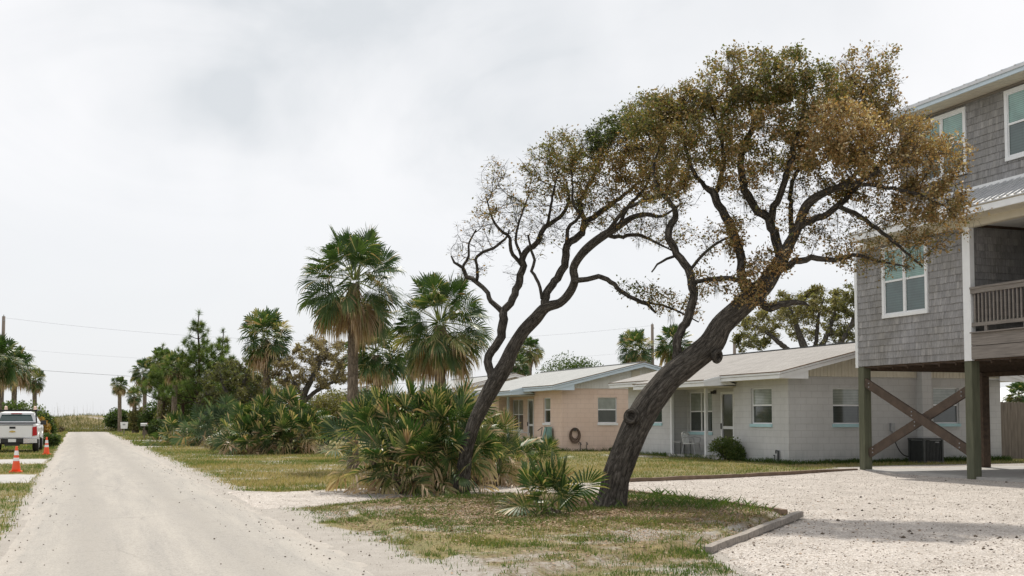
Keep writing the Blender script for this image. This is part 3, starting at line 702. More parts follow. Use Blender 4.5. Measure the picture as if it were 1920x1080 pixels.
def palm(label, px, topy, D, rpx, basepx=None, k=0, r=.15, hero=None, group='cabbage palms', gzv=None, skirt=1.0):
    """rpx: crown radius in the photo; the real crown takes its size at its real distance"""
    rng = random.Random(int(px * 7 + topy)); Rm = rpx * D / F
    b0 = onz(px, 784 + H * F / D) if False else atD(basepx if basepx is not None else px, 784, D); z0 = float(gz(b0.x, b0.y)) if gzv is None else gzv
    tp = atD(px, topy, D); zc = tp.z - Rm * .92
    t = thing('cabbage_palm', label, 'palm tree', (b0.x, b0.y, z0), group)
    mb = MB(); palm_trunk(mb, (b0.x, b0.y, z0 - .1), (tp.x, tp.y, zc + .05), r * 1.05, r * .95, rng=rng); mb.build('trunk', 'palm_bark', t, True)
    if hero:
        V, Fc, vv = palm_crown(random.Random(hero), 66, Rm * .50, Rm * .60, 34, 24, .10, wid=.95)
        c = Vector((tp.x, tp.y, zc)); V = [p + c for p in V]; fans_build('crown', V, Fc, vv, 'fan_leaf', t)
    else:
        o = bpy.data.objects.new('crown', CROWNS[k % 3]); sc.collection.objects.link(o); o.parent = t
        o.location = (tp.x - b0.x, tp.y - b0.y, zc - z0); s = Rm / 1.38; o.scale = (s, s, s); o.rotation_euler = (0, 0, rng.random() * 6.28)
    return t
def palmetto(label, c, hubs, nf, Lp, Rb, seed, mat='fan_leaf', dry=.3, seg=28, stems=True, group='saw palmettos', name='palmetto', lowdead=.25):
    rng = random.Random(seed); z0 = c[2]; t = thing(name, label, 'palmetto', c, group)
    V = []; Fc = []; vv = []; sm = MB()
    for (hx, hy, hz, lean) in hubs:
        hp = Vector((c[0] + hx, c[1] + hy, z0 + hz))
        if stems:
            bpt = Vector((c[0] + hx * .55, c[1] + hy * .55, z0 - .05)); sm.tube([bpt, bpt.lerp(hp, .5) + Vector((.03, .02, 0)), hp], [.085, .075, .055], 9, True, rough=.15)
        for i in range(nf):
            f = (i + .5) / nf; az = i * 2.39996 + rng.random() * .5; el = R(88 - 88 * f) + rng.gauss(0, .12)
            dead = rng.random() < lowdead * f * 1.6
            if dead: el = R(rng.uniform(-35, 25))
            v = (.66 + .26 * rng.random()) if dead else .03 + .16 * rng.random() + .22 * f * f + (.26 * rng.random() if rng.random() < dry else 0)
            fan(V, Fc, vv, rng, hp + Vector((math.cos(az), math.sin(az), 0)) * .04, az, el, Lp * rng.uniform(.75, 1.15), Rb * rng.uniform(.8, 1.12), v, seg if not dead else max(10, seg // 2), (1.1 if dead else .08 + .4 * f), .25, (1.1 if dead else 1.65), .010, .3 + .2 * rng.random(), (.9 if dead else .1 + .45 * f), .92, .9, .24)
    if stems: sm.build('stem', 'palm_bark', t, True)
    fans_build('fronds', V, Fc, vv, mat, t); return t
def shrub(name, label, cat, c, rx, ry, h, n, mat='shrub_leaf', leaf=.06, seed=1, lumps=14, vm=.5, group=None, flat=.0, stemmat='oak_bark', asp=.55):
    rn = np.random.RandomState(seed); z0 = float(gz(c[0], c[1])); t = thing(name, label, cat, (c[0], c[1], z0), group)
    a = rn.rand(lumps) * 6.283; r = np.sqrt(rn.rand(lumps)) * .72; u = rn.rand(lumps)
    C = np.stack([c[0] + np.cos(a) * r * rx, c[1] + np.sin(a) * r * ry, z0 + h * (.22 + .58 * u * (1 - r ** 2 * .6))], 1)
    S = (.20 + .22 * rn.rand(lumps)) * (rx + ry + h) / 2.4
    pick = rn.choice(lumps, n, p=S ** 2 / (S ** 2).sum()); d = rn.randn(n, 3); d /= np.linalg.norm(d, axis=1)[:, None]; rr = (.5 + .6 * rn.rand(n) ** .7)[:, None]
    P = C[pick] + d * rr * S[pick][:, None] * np.array([1, 1, .8]); P[:, 2] = np.maximum(P[:, 2], z0 + .02)
    ok = P[:, 2] < z0 + h * 1.1; P = P[ok]; pick = pick[ok]
    vv = vm + .17 * rn.randn(len(P)) + .3 * (rn.rand(lumps)[pick] - .5)
    V, Fq, vv = leaves_np(P, leaf, rn, np.clip(vv, 0, 1), aspect=asp)
    link_mesh('foliage', V, Fq, mat, t, vv)
    mb = MB()
    for k in range(min(lumps, 14)):
        b0 = Vector((c[0] + rn.randn() * rx * .08, c[1] + rn.randn() * ry * .08, z0 - .03)); e = Vector(C[k]); m_ = b0.lerp(e, .5) + Vector((rn.randn() * .1 * rx, rn.randn() * .1 * ry, .05 * h)); q = max(.008, .012 * h)
        mb.tube([b0, m_, e], [q * 1.6, q * 1.2, q * .5], 6, True)
    mb.build('stem', stemmat, t, True); return t
# ------------------------------------------------------------------ the grey shingled house on stilts
def shingles(mb, o, u, nrm, a0, a1, z0, z1, openings=(), ch=.178, rng=None, first=None):
    """overlapping cedar shingles: o + u*a, faces towards nrm"""
    o = Vector(o); u = Vector(u); nrm = Vector(nrm); z = z0; zz = Vector((0, 0, 1))
    while z < z1 - .01:
        h = min(ch, z1 - z); a = a0 - rng.random() * .1
        while a < a1:
            w_ = rng.choice((.07, .09, .11, .13, .16)); s = max(a, a0); e = min(a + w_ - .003, a1); a += w_
            if e - s < .01: continue
            if any(s >= q[0] - .02 and e <= q[1] + .02 and z >= q[2] - .05 and z + h <= q[3] + .05 for q in openings): continue
            t0 = .019 + rng.random() * .006; dz = rng.uniform(-.004, .003); v = min(1, max(0, rng.gauss(.5, .13)))
            p = o + u * s; q = o + u * e; b0 = zz * (z + dz); t1 = zz * (z + h + .012)
            A = p + b0 + nrm * t0; B = q + b0 + nrm * t0; C = q + t1 + nrm * .003; D = p + t1 + nrm * .003
            mb.face([A, B, C, D], v); mb.face([p + b0, q + b0, B, A], v * .6); mb.face([p + b0, A, D], v); mb.face([q + b0, C, B], v)
        z += ch
def sash_window(parent, o, u, nrm, a0, a1, z0, z1, cas=.09, double=True, up='blue_blind_glass', lo='teal_glass', trim='white_trim'):
    o = Vector(o); u = Vector(u); nrm = Vector(nrm); zz = Vector((0, 0, 1))
    def slab(mb, s, e, zb, zt, d0, d1):
        c = [o + u * s + zz * zb, o + u * e + zz * zb, o + u * e + zz * zt, o + u * s + zz * zt]
        mb.hexa([c[0] + nrm * d0, c[1] + nrm * d0, c[1] + nrm * d1, c[0] + nrm * d1, c[3] + nrm * d0, c[2] + nrm * d0, c[2] + nrm * d1, c[3] + nrm * d1])
    f = MB(); slab(f, a0, a0 + cas, z0 + cas, z1 - cas, -.02, .045); slab(f, a1 - cas, a1, z0 + cas, z1 - cas, -.02, .045)
    slab(f, a0, a1, z1 - cas, z1, -.02, .048); slab(f, a0, a1, z0, z0 + cas, -.02, .055)
    fr = f.build('window', trim, parent); ORG[fr.name] = ORG.get(parent.name, (0, 0, 0))
    b0, b1 = a0 + cas, a1 - cas; c0, c1 = z0 + cas, z1 - cas; mid = (b0 + b1) / 2; mz = (c0 + c1) / 2 + .02
    s = MB(); cols = [(b0, mid - .03), (mid + .03, b1)] if double else [(b0, b1)]
    if double: slab(s, mid - .045, mid + .045, c0, c1, -.02, .035)
    for (p, q) in cols:
        slab(s, p, q, mz - .025, mz + .025, -.02, .028); slab(s, p, p + .03, c0, mz - .025, -.02, .02); slab(s, q - .03, q, c0, mz - .025, -.02, .02)
        slab(s, p, p + .03, mz + .025, c1, -.02, .026); slab(s, q - .03, q, mz + .025, c1, -.02, .026); slab(s, p + .03, q - .03, c0, c0 + .04, -.02, .02); slab(s, p + .03, q - .03, c1 - .03, c1, -.02, .026)
    s.build('sash', 'white_trim', fr)
    for (p, q) in cols:
        g = MB(); slab(g, p + .03, q - .03, mz + .025, c1 - .03, -.02, .006); g.build('upper_pane', up, fr)
        g = MB(); slab(g, p + .03, q - .03, c0 + .04, mz - .025, -.02, .0); g.build('lower_pane', lo, fr)
    return fr
def stilt_house():
    rng = random.Random(3); t = thing('stilt_house', 'tall grey cedar shingled house raised on green timber posts, metal porch roof', 'house', (20, 22.7, .03))
    WX, UX = 20.0, 20.65
    mb = MB(); mb.box(WX, 29, 22.62, 27.03, 2.93, 6.34); mb.box(22.6, 29, 10, 22.62, 2.96, 6.34); mb.build('wall_core', 'dark_wood', t)
    mb = MB(); shingles(mb, (WX, 0, 0), (0, 1, 0), (-1, 0, 0), 22.76, 26.98, 2.94, 6.2, [(24.04, 25.86, 4.2, 6.13)], rng=rng)
    shingles(mb, (0, 22.62, 0), (1, 0, 0), (0, -1, 0), 20.1, 22.6, 3.5, 6.2, rng=rng); shingles(mb, (22.6, 0, 0), (0, 1, 0), (-1, 0, 0), 12, 22.6, 3.5, 6.2, rng=rng); mb.build('lower_wall', 'grey_cedar', t)
    mb = MB(); mb.box(UX, 29, 10, 25.85, 6.5, 9.6); mb.build('wall_core', 'dark_wood', t)
    mb = MB(); shingles(mb, (UX, 0, 0), (0, 1, 0), (-1, 0, 0), 12, 25.86, 7.32, 9.56, [(23.27, 25.09, 7.72, 9.44), (20.1, 21.93, 7.73, 9.46)], rng=rng); mb.build('upper_wall', 'grey_cedar', t)
    mb = MB(); mb.box(WX - .035, WX + .1, 22.50, 22.76, 2.90, 6.2); mb.build('corner_board', 'white_trim', t); mb = MB(); mb.box(WX - .033, WX + .06, 26.98, 27.09, 2.91, 6.34); mb.build('corner_board', 'white_trim', t)
    sash_window(t, (WX - .01, 0, 0), (0, 1, 0), (-1, 0, 0), 24.04, 25.86, 4.2, 6.13)
    sash_window(t, (UX - .01, 0, 0), (0, 1, 0), (-1, 0, 0), 23.27, 25.09, 7.72, 9.44)
    sash_window(t, (UX - .01, 0, 0), (0, 1, 0), (-1, 0, 0), 20.1, 21.93, 7.73, 9.46)
    # porch roof: ribbed metal over a white fascia, hipped at its far end
    def zr(x): return 6.58 + (x - 19.4) * .536
    mb = MB(); y0, ya, yb = 10, 26.5, 25.95
    mb.hexa([(19.36, y0, zr(19.36) - .03), (20.66, y0, zr(20.66) - .03), (20.66, yb, zr(20.66) - .03), (19.36, ya, zr(19.36) - .03), (19.36, y0, zr(19.36)), (20.66, y0, zr(20.66)), (20.66, yb, zr(20.66)), (19.36, ya, zr(19.36))])
    mb.face([(19.36, ya, zr(19.36) + .001), (20.66, yb, zr(20.66)), (22.5, yb, zr(20.66)), (22.5, ya, zr(19.36))])
    y = y0
    while y < ya - .05:
        xe = 20.64 if y < yb else 20.64 - (y - yb) / (ya - yb) * 1.2
        if xe - 19.4 > .1: mb.bar((19.35, y, zr(19.35) + .016), (xe, y, zr(xe) + .016), .05, .05)
        y += .23 
    mb.build('porch_roof', 'ribbed_metal', t)
    mb = MB(); mb.box(19.40, 19.43, y0, ya, 6.50, 6.585); mb.build('drip_or_shade_strip', 'soffit', t)
    mb = MB(); mb.box(19.385, 19.42, y0, ya + .01, 6.35, 6.50); mb.box(UX - .03, UX + .02, y0, 25.86, 7.20, 7.33); mb.build('fascia', 'white_trim', t)
    mb = MB(); mb.box(19.42, 22.6, y0, ya, 6.342, 6.40); 
    mb.box(WX - .025, WX + .1, 22.5, 27.0, 6.2, 6.342); mb.box(WX - .06, WX + .12, y0, 22.5, 6.17, 6.342); mb.build('soffit', 'soffit', t)
    mb = MB(); mb.box(20.1, 22.6, 10, 22.6, 6.28, 6.34); mb.build('porch_ceiling', 'white_board', t)
    mb = MB(); shingles(mb, (19.98, 0, 0), (0, 1, 0), (-1, 0, 0), 15, 19.6, 3.5, 6.2, rng=rng); mb.build('added_shade_wall', 'grey_cedar', t); mb = MB(); mb.box(20.0, 22.6, 15, 19.6, 3.4, 6.28); mb.build('wall_core', 'dark_wood', t)  # unseen closing wall and its core, added to darken the porch recess
    # upper roof
    def zu(x): return 9.73 + (x - 20.02) * .35
    mb = MB(); mb.hexa([(20.0, y0, zu(20) - .05), (25, y0, zu(25) - .1), (25, 25.97, zu(25) - .1), (20.0, 25.97, zu(20) - .05), (20.0, y0, zu(20) + .03), (25, y0, zu(25) + .03), (25, 25.97, zu(25) + .03), (20.0, 25.97, zu(20) + .03)])
    mb.hexa([(25, y0, zu(25) - .1), (30, y0, zu(20) - .1), (30, 25.97, zu(20) - .1), (25, 25.97, zu(25) - .1), (25, y0, zu(25) + .03), (30, y0, zu(20) + .03), (30, 25.97, zu(20) + .03), (25, 25.97, zu(25) + .03)])
    y = y0
    while y < 25.9: mb.bar((19.99, y, zu(20) + .035), (25, y, zu(25) + .035), .04, .02); y += .42
    mb.build('roof', 'ribbed_metal', t)
    mb = MB(); mb.box(20.03, 20.065, y0, 25.93, 9.575, 9.70); mb.box(20.005, 20.03, y0, 25.94, 9.69, 9.765); mb.build('fascia', 'pale_blue_trim', t)
    mb = MB(); mb.box(20.065, UX + .2, y0, 25.9, 9.572, 9.60)
    y = y0
    while y < 25.9: mb.box(20.07, UX + .1, y, y + .012, 9.564, 9.573); y += .11
    mb.build('soffit', 'soffit', t)
    mb = MB(); mb.box(UX - .04, UX, y0, 25.86, 9.50, 9.564); mb.build('frieze', 'grey_wood', t)
    # floor frame, deck, rail
    mb = MB(); mb.box(20.04, 29, 10, 27.0, 2.895, 2.93)
    y = 11.0
    while y < 26.9: mb.box(20.1, 28.9, y, y + .045, 2.82, 2.895); y += .61
    mb.box(24.2, 24.36, 10.5, 27, 2.70, 2.819); mb.build('floor_frame', 'dark_wood', t)
    mb = MB(); mb.box(19.955, 20.04, 10, 22.5, 3.26, 3.555); mb.box(19.952, 20.04, 10, 22.5, 2.932, 3.245); mb.box(19.90, 20.6, 10, 22.49, 3.56, 3.59); mb.build('rim_board', 'grey_wood', t)
    rl = thing_part('railing', t); mb = MB(); mb.box(19.93, 20.09, 10, 22.5, 4.64, 4.69); mb.box(19.95, 19.99, 10, 22.5, 4.53, 4.64); mb.build('top_rail', 'grey_wood', rl)
    mb = MB(); mb.box(19.98, 20.03, 10, 22.5, 3.73, 3.82); y = 12
    while y < 22.5: mb.box(19.99, 20.03, y, y + .09, 3.59, 3.73); y += 1.25
    mb.build('bottom_rail', 'grey_wood', rl)
    mb = MB(); y = 12.0
    while y < 22.48: mb.box(19.985, 20.025, y, y + .04, 3.82, 4.6); y += .125
    mb.build('balusters', 'grey_wood', rl)
    for (x, yy, zt) in ((20.12, 22.68, 2.93), (20.12, 26.9, 2.93), (24.2, 26.85, 2.72), (20.12, 18.0, 2.93), (24.2, 22.7, 2.72), (24.2, 18, 2.72)):
        mb = MB(); b_ = .125; c_ = .012
        poly = [(x - b_ + c_, yy - b_), (x + b_ - c_, yy - b_), (x + b_, yy - b_ + c_), (x + b_, yy + b_ - c_), (x + b_ - c_, yy + b_), (x - b_ + c_, yy + b_), (x - b_, yy + b_ - c_), (x - b_, yy - b_ + c_)]
        mb.prism(poly, 2, -.1, zt - .005); mb.build('post', 'treated_wood' if x < 21 else 'dark_wood', t)
    for (a, b_, off) in (((26.78, 2.50), (22.78, .70), -.06), ((26.78, .52), (22.78, 2.22), .03)):
        mb = MB(); mb.bar((20.12 + off, a[0], a[1]), (20.12 + off, b_[0], b_[1]), .07, .235, up=(0, 0, 1)); br_ = mb.build('brace', 'brace_wood', t); ORG[br_.name] = ORG[t.name]
        for f_ in (.05, .93, .49):
            q = Vector((20.12 + off, a[0], a[1])).lerp(Vector((20.12 + off, b_[0], b_[1])), f_)
            for dz in (-.05, .05): mb = MB(); mb.disc((q.x - .042, q.y, q.z + dz), .018, 0, 10, .018); mb.build('bolt', 'grey_metal', br_)
    return t
def thing_part(name, parent):
    o = bpy.data.objects.new(name, None); sc.collection.objects.link(o); o.parent = parent; o.empty_display_size = .1; ORG[o.name] = ORG[parent.name]; return o
stilt_house()
# ------------------------------------------------------------------ block cottages
def wall_holes(mb, kind, c, a0, a1, z0, z1, holes, depth=.10, sgn=1):
    """sheet in the plane x=c (kind 'x', faces -x) or y=c (kind 'y', faces -y) with real openings and reveals"""
    A = sorted(set([a0, a1] + [q for h in holes for q in h[:2]])); Z = sorted(set([z0, z1] + [q for h in holes for q in h[2:]]))
    P = (lambda a, z, d=0: (c + d * sgn, a, z)) if kind == 'x' else (lambda a, z, d=0: (a, c + d * sgn, z))
    for i in range(len(A) - 1):
        for j in range(len(Z) - 1):
            am = (A[i] + A[i + 1]) / 2; zm = (Z[j] + Z[j + 1]) / 2
            if any(h[0] < am < h[1] and h[2] < zm < h[3] for h in holes): continue
            mb.face([P(A[i], Z[j]), P(A[i + 1], Z[j]), P(A[i + 1], Z[j + 1]), P(A[i], Z[j + 1])])
    for (h0, h1, g0, g1) in holes:
        for (p, q) in (((h0, g0), (h1, g0)), ((h1, g0), (h1, g1)), ((h1, g1), (h0, g1)), ((h0, g1), (h0, g0))):
            mb.face([P(*p), P(*q), P(q[0], q[1], depth), P(p[0], p[1], depth)])
def block_window(t, kind, c, a0, a1, z0, z1, sill='aqua_sill', cols=1, up='blind_glass'):
    def bx(mb, s, e, zb, zt, d0, d1):
        if kind == 'x': mb.box(c + d0, c + d1, s, e, zb, zt)
        else: mb.box(s, e, c + d0, c + d1, zb, zt)
    f = MB(); w_ = .035; bx(f, a0, a0 + w_, z0, z1, .06, .12); bx(f, a1 - w_, a1, z0, z1, .06, .12); bx(f, a0 + w_, a1 - w_, z1 - w_, z1, .06, .12); bx(f, a0 + w_, a1 - w_, z0, z0 + w_, .06, .12)
    mz = (z0 + z1) / 2 + .02; bx(f, a0 + w_, a1 - w_, mz - .022, mz + .022, .055, .12)
    for k in range(1, cols): am = a0 + (a1 - a0) * k / cols; bx(f, am - .03, am + .03, z0 + w_, z1 - w_, .053, .12)
    fr = f.build('window', 'white_trim', t); ORG[fr.name] = ORG[t.name]
    g = MB(); bx(g, a0 + .01, a1 - .01, mz, z1 - .01, .085, .11); g.build('upper_pane', up, fr)
    g = MB(); bx(g, a0 + .01, a1 - .01, z0 + .01, mz, .09, .11); g.build('lower_pane', 'dark_glass', fr)
    s = MB(); bx(s, a0 - .03, a1 + .03, z0 - .10, z0 - .002, -.04, .12); s.build('sill', sill, fr)
def cottage(label, X, Yg, Ye, ya, yb, wallm, roofm, trim, sill, gboard, wins_front, wins_gable, win_recess, door, posts, ext, rec=.7, slab=True, W=8.15, zb=0.0, vent=None, group=None):
    t = thing('block_house', label, 'house', (X, Yg, .1 + zb), group); zt = 2.79 + zb; XB = X + W
    mb = MB()
    wall_holes(mb, 'x', X, Yg, ya, zb, zt, [w_ for w_ in wins_front if w_[0] < ya])
    wall_holes(mb, 'x', X, yb, Ye, zb, zt, [w_ for w_ in wins_front if w_[0] >= yb])
    wall_holes(mb, 'x', X + rec, ya, yb, zb, zt, ([win_recess] if win_recess else []) + ([door] if door else []))
    wall_holes(mb, 'y', Yg, X, XB, zb, zt, wins_gable)
    mb.face([(X, ya, zb), (X + rec, ya, zb), (X + rec, ya, zt), (X, ya, zt)]); mb.face([(X, yb, zb), (X + rec, yb, zb), (X + rec, yb, zt), (X, yb, zt)])
    mb.face([(X, Ye, zb), (XB, Ye, zb), (XB, Ye, zt), (X, Ye, zt)]); mb.face([(XB, Yg, zb), (XB, Ye, zb), (XB, Ye, zt), (XB, Yg, zt)]); mb.face([(X + .13, Yg + .13, zt - .05), (XB - .13, Yg + .13, zt - .05), (XB - .13, Ye - .1, zt - .05), (X + .8, Ye - .1, zt - .05)])
    mb.build('wall', wallm, t)
    XE = X - .6; XR = X + W / 2; sl = .245; zE = 2.905 + zb
    def zf(x): return zE + sl * (x - XE) if x <= XR else zE + sl * (2 * XR - XE - x)
    y0 = Yg - .48; y1 = Ye + .5; XF = 2 * XR - XE; th = .06
    mb = MB()
    mb.prism([(XE, zf(XE)), (XR, zf(XR)), (XR, zf(XR) - th), (XE, zf(XE) - th)], 1, y0, y1); mb.prism([(XR, zf(XR)), (XF, zf(XF)), (XF, zf(XF) - th), (XR, zf(XR) - th)], 1, y0, y1)
    X2 = XE - .62
    if ext: mb.prism([(X2, zf(XE) - .62 * sl), (XE, zf(XE) - .001), (XE, zf(XE) - th), (X2, zf(XE) - .62 * sl - th)], 1, ext[0], ext[1])
    mb.build('roof', roofm, t)
    mb = MB(); mb.bar((XR, y0 - .01, zf(XR) + .004), (XR, y1, zf(XR) + .004), .24, .03); mb.build('ridge_cap', 'dark_metal' if 'tan' in roofm else roofm, t)
    fa = MB()
    drip_shade = MB()  # dark strips at drip edge and board gap, shadow lines put in as colour
    def eave(x, za, e0, e1): fa.box(x - .035, x, e0, e1, za - .085, za - .022); fa.box(x - .006, x + .018, e0 + .01, e1 - .01, za - .205, za - .097); drip_shade.box(x - .05, x, e0, e1, za - .020, za + .006); drip_shade.box(x - .003, x, e0 + .01, e1 - .01, za - .096, za - .086)
    if ext:
        eave(XE, zf(XE), y0, ext[0]); eave(XE, zf(XE), ext[1], y1); eave(X2, zf(XE) - .62 * sl, ext[0], ext[1])
        for yy in (ext[0], ext[1]):
            zA, zB = zf(XE) - .62 * sl, zf(XE)
            fa.prism([(X2 - .02, zA - .004), (XE + .01, zB - .002), (XE + .01, zB - .09), (X2 - .02, zA - .09)], 1, yy - .03, yy + .002)
            fa.prism([(X2 - .01, zA - .09), (XE + .01, zB - .09), (X, zB - .30), (X2 - .01, zA - .205)], 1, yy - .012, yy + .02)
    else: eave(XE, zf(XE), y0, y1)
    for (yy, d) in ((y0, -1),):
        for (xa, xb) in ((XE - .03, XR), (XR, XF + .03)):
            za, zb_ = zf(max(XE, min(XF, xa))), zf(max(XE, min(XF, xb)))
            fa.prism([(xa, za - .022), (xb, zb_ - .022), (xb, zb_ - .085), (xa, za - .085)], 1, yy - .035, yy)
            drip_shade.prism([(xa, za + .006), (xb, zb_ + .006), (xb, zb_ - .020), (xa, za - .020)], 1, yy - .05, yy - .001)
            fa.prism([(xa, za - .098), (xb, zb_ - .098), (xb, zb_ - .21), (xa, za - .205)], 1, yy - .008, yy + .02)
            drip_shade.prism([(xa, za - .086), (xb, zb_ - .086), (xb, zb_ - .097), (xa, za - .097)], 1, yy - .004, yy + .018)
    # boxed eave returns at the gable
    for s, xa, xb in ((1, XE, X + .42), (-1, XF, XB - .42)):
        poly = [(xa, zE - .205), (xb, zE - .205), (xb, zf(xb) - .20), (xa, zf(xa) - .10)]
        fa.prism(poly if s > 0 else poly[::-1], 1, y0 + .022, y0 + .045)
    fa.build('fascia', trim, t); drip_shade.build('drip_or_shade_strip', 'brown_timber', t)
    so_ = MB(); so_.box(XE + .018, X + .02, y0 + .045, y1 - .02, zE - .20, zE - .18); so_.build('soffit', gboard, t); so_ = MB(); so_.box(XB - .02, XF - .02, y0 + .045, y1 - .02, zE - .20, zE - .18)
    so_.build('soffit', gboard, t)
    if ext: so_ = MB(); so_.box(X2 + .02, X + rec, ext[0] + .02, ext[1], zE - .36, zE - .345); so_.build('porch_ceiling', gboard, t)
    gb = MB(); xs = X - .0
    poly = [(X + .02, zt + .003), (XB - .02, zt + .003), (XB - .02, zf(XB) - th), (XR, zf(XR) - th), (X + .02, zf(X) - th)]
    gb.prism(poly, 1, Yg - .03, Yg - .005); q = X + .1
    while q < XB - .05: gb.box(q, q + .025, Yg - .045, Yg - .03, zt + .003, max(zt + .03, zf(q + .01) - th - .02)); q += .13
    gb.build('gable_boards', gboard, t); gb = MB(); gb.prism([(p[0], p[1]) for p in poly], 1, Ye + .005, Ye + .03); gb.build('gable_boards', gboard, t)
    if vent:
        vb = MB(); vb.box(vent[0], vent[1], Yg - .07, Yg - .045, vent[2], vent[3]); z = vent[2] + .03
        while z < vent[3] - .03: vb.bar((vent[0] + .03, Yg - .08, z), (vent[1] - .03, Yg - .08, z), .012, .03); z += .05
        vb.build('gable_vent', 'soffit', t)
    for w_ in wins_front: block_window(t, 'x', X, *w_, sill=sill)
    for w_ in wins_gable: block_window(t, 'y', Yg, *w_, sill=sill)
    if win_recess: block_window(t, 'x', X + rec, *win_recess, sill=sill, cols=2)
    if door:
        c = X + rec; d0, d1, e0, e1 = door; f = MB(); f.box(c - .02, c + .1, d0, d0 + .09, e0, e1); f.box(c - .02, c + .1, d1 - .09, d1, e0, e1); f.box(c - .02, c + .1, d0 + .09, d1 - .09, e1 - .09, e1); f.box(c + .01, c + .1, d0 + .09, d1 - .09, e0 + .95, e0 + 1.05); f.box(c + .01, c + .1, d0 + .09, d1 - .09, e0, e0 + .12)
        dr = f.build('door', 'white_trim', t); ORG[dr.name] = ORG[t.name]
        f = MB(); f.box(c + .03, c + .06, d0 + .05, d1 - .05, e0 + .05, e1 - .05); f.build('screen', 'door_glass', dr)
        f = MB(); f.box(c - .06, c - .02, d1 - .07, d1 - .04, e0 + .95, e0 + 1.15); f.build('handle', 'dark_metal', dr)
    for (px_, py_) in posts:
        f = MB(); f.box(px_ - .05, px_ + .05, py_ - .05, py_ + .05, .12, zE - .345); f.build('porch_post', trim, t)
    if slab:
        f = MB(); f.box(X - .18, X + rec, ya, yb, -.05, .19); f.build('porch_step', 'concrete', t)
    return t
Xw = 19.84; Yw = 30.27
wr = (onx(1335, 760, Xw + .7).y, onx(1291, 760, Xw + .7).y, 1.0, 2.45)
dw = (onx(1377, 760, Xw + .7).y, onx(1352, 760, Xw + .7).y, .17, 2.42)
lw = (onx(1241, 760, Xw).y, onx(1203, 760, Xw).y, 1.32, 2.30)
wh = cottage('pale grey painted block house with tan shingle roof and aqua window sills', Xw, Yw, 41.62, 33.5, 38.02, 'grey_block', 'tan_shingle_roof', 'white_trim', 'aqua_sill', 'cream_board',
        [(31.2, 32.43, 1.32, 2.46), lw], [(21.45, 22.5, 1.32, 2.44), (25.27, 26.3, 1.33, 2.48)], wr, dw, [(Xw + .02, 35.4), (Xw + .02, 37.93)], (33.3, 38.6), .7)
f = MB(); f.box(24.62, 24.98, Yw - .28, Yw + .01, .05, 3.2); f.build('wall_chase', 'grey_block', wh)
sp = onx(1341, 735, Xw + .7); f = MB(); f.box(sp.x - .06, sp.x, sp.y - .05, sp.y + .05, sp.z - .06, sp.z + .06); f.tube([(sp.x - .05, sp.y, sp.z), (sp.x - .14, sp.y + .07, sp.z - .03)], [.035, .055], 10); f.tube([(sp.x - .05, sp.y, sp.z), (sp.x - .13, sp.y - .09, sp.z - .02)], [.035, .055], 10); f.build('porch_lamp', 'black_plastic', wh)
# pipes, meter and cable on the wall are parts of the house
f = MB(); a = onx(1459, 840, Xw - .06); f.tube([(a.x, a.y, .1), (a.x, a.y, .50)], .035, 8); f.tube([(a.x, a.y, .48), (a.x, a.y + .13, .50)], .02, 8); f.tube([(a.x, a.y + .13, .50), (a.x, a.y + .13, .40)], .022, 8); f.tube([(a.x, a.y + .2, .05), (a.x, a.y + .2, .34)], .014, 6); f.tube([(a.x, a.y + .2, .34), (a.x, a.y + .26, .34)], .02, 6); f.build('water_pipe', 'dark_metal', wh)
a = ony(1673, 803, Yw - .05); f = MB(); f.box(a.x - .07, a.x + .07, Yw - .1, Yw - .002, a.z - .10, a.z + .16); f.tube([(a.x, Yw - .06, a.z - .1), (a.x, Yw - .07, a.z - .25)], .022, 8); f.build('meter_box', 'grey_metal', wh)
ac = onz(1727, 866, .1); ax = 24.35; ay = 29.55
f = MB(); pp = []
for k in range(15):
    t_ = k / 14; pp.append((a.x + .02 + (ax - .3 - a.x) * t_ ** 1.4, Yw - .08 - .35 * t_, a.z - .25 + (.32 - a.z + .25) * (1 - (1 - t_) ** 2) - .08 * math.sin(t_ * 3.14)))
f.tube(pp, .018, 6); f.build('cable', 'black_plastic', wh)
t = thing('air_conditioner', 'dark square air conditioner unit on the grass behind the crossed braces', 'air conditioner', (ax, ay, .1))
f = MB(); h_ = .74; f.box(ax - .38, ax + .38, ay - .36, ay + .36, .1, .16); f.box(ax - .33, ax + .33, ay - .31, ay + .31, .16, .8)
for cx_, cy_ in ((-.38, -.36), (.32, -.36), (-.38, .30), (.32, .30)): f.box(ax + cx_, ax + cx_ + .06, ay + cy_, ay + cy_ + .06, .16, .82)
f.box(ax - .39, ax + .39, ay - .37, ay + .37, .82, .88); f.build('cabinet', 'dark_metal', t)
f = MB(); q = -.30
while q < .31:
    f.box(ax + q, ax + q + .02, ay - .345, ay - .325, .18, .81); f.box(ax - .35, ax - .335, ay + q, ay + q + .02, .18, .81); q += .055
f.build('louvres', 'dark_metal', t)
f = MB(); f.disc((ax, ay, .885), .27, 2, 20, .02); f.box(ax + .08, ax + .22, ay - .352, ay - .346, .74, .765); f.build('fan_grille', 'grey_metal', t)
Xp = 18.72; Yp = 45.95
dpk = (onx(1001, 760, Xp + .7).y, onx(990, 760, Xp + .7).y, .17, 2.42); wpk = (onx(981, 760, Xp + .7).y, onx(960, 760, Xp + .7).y, .9, 2.42)
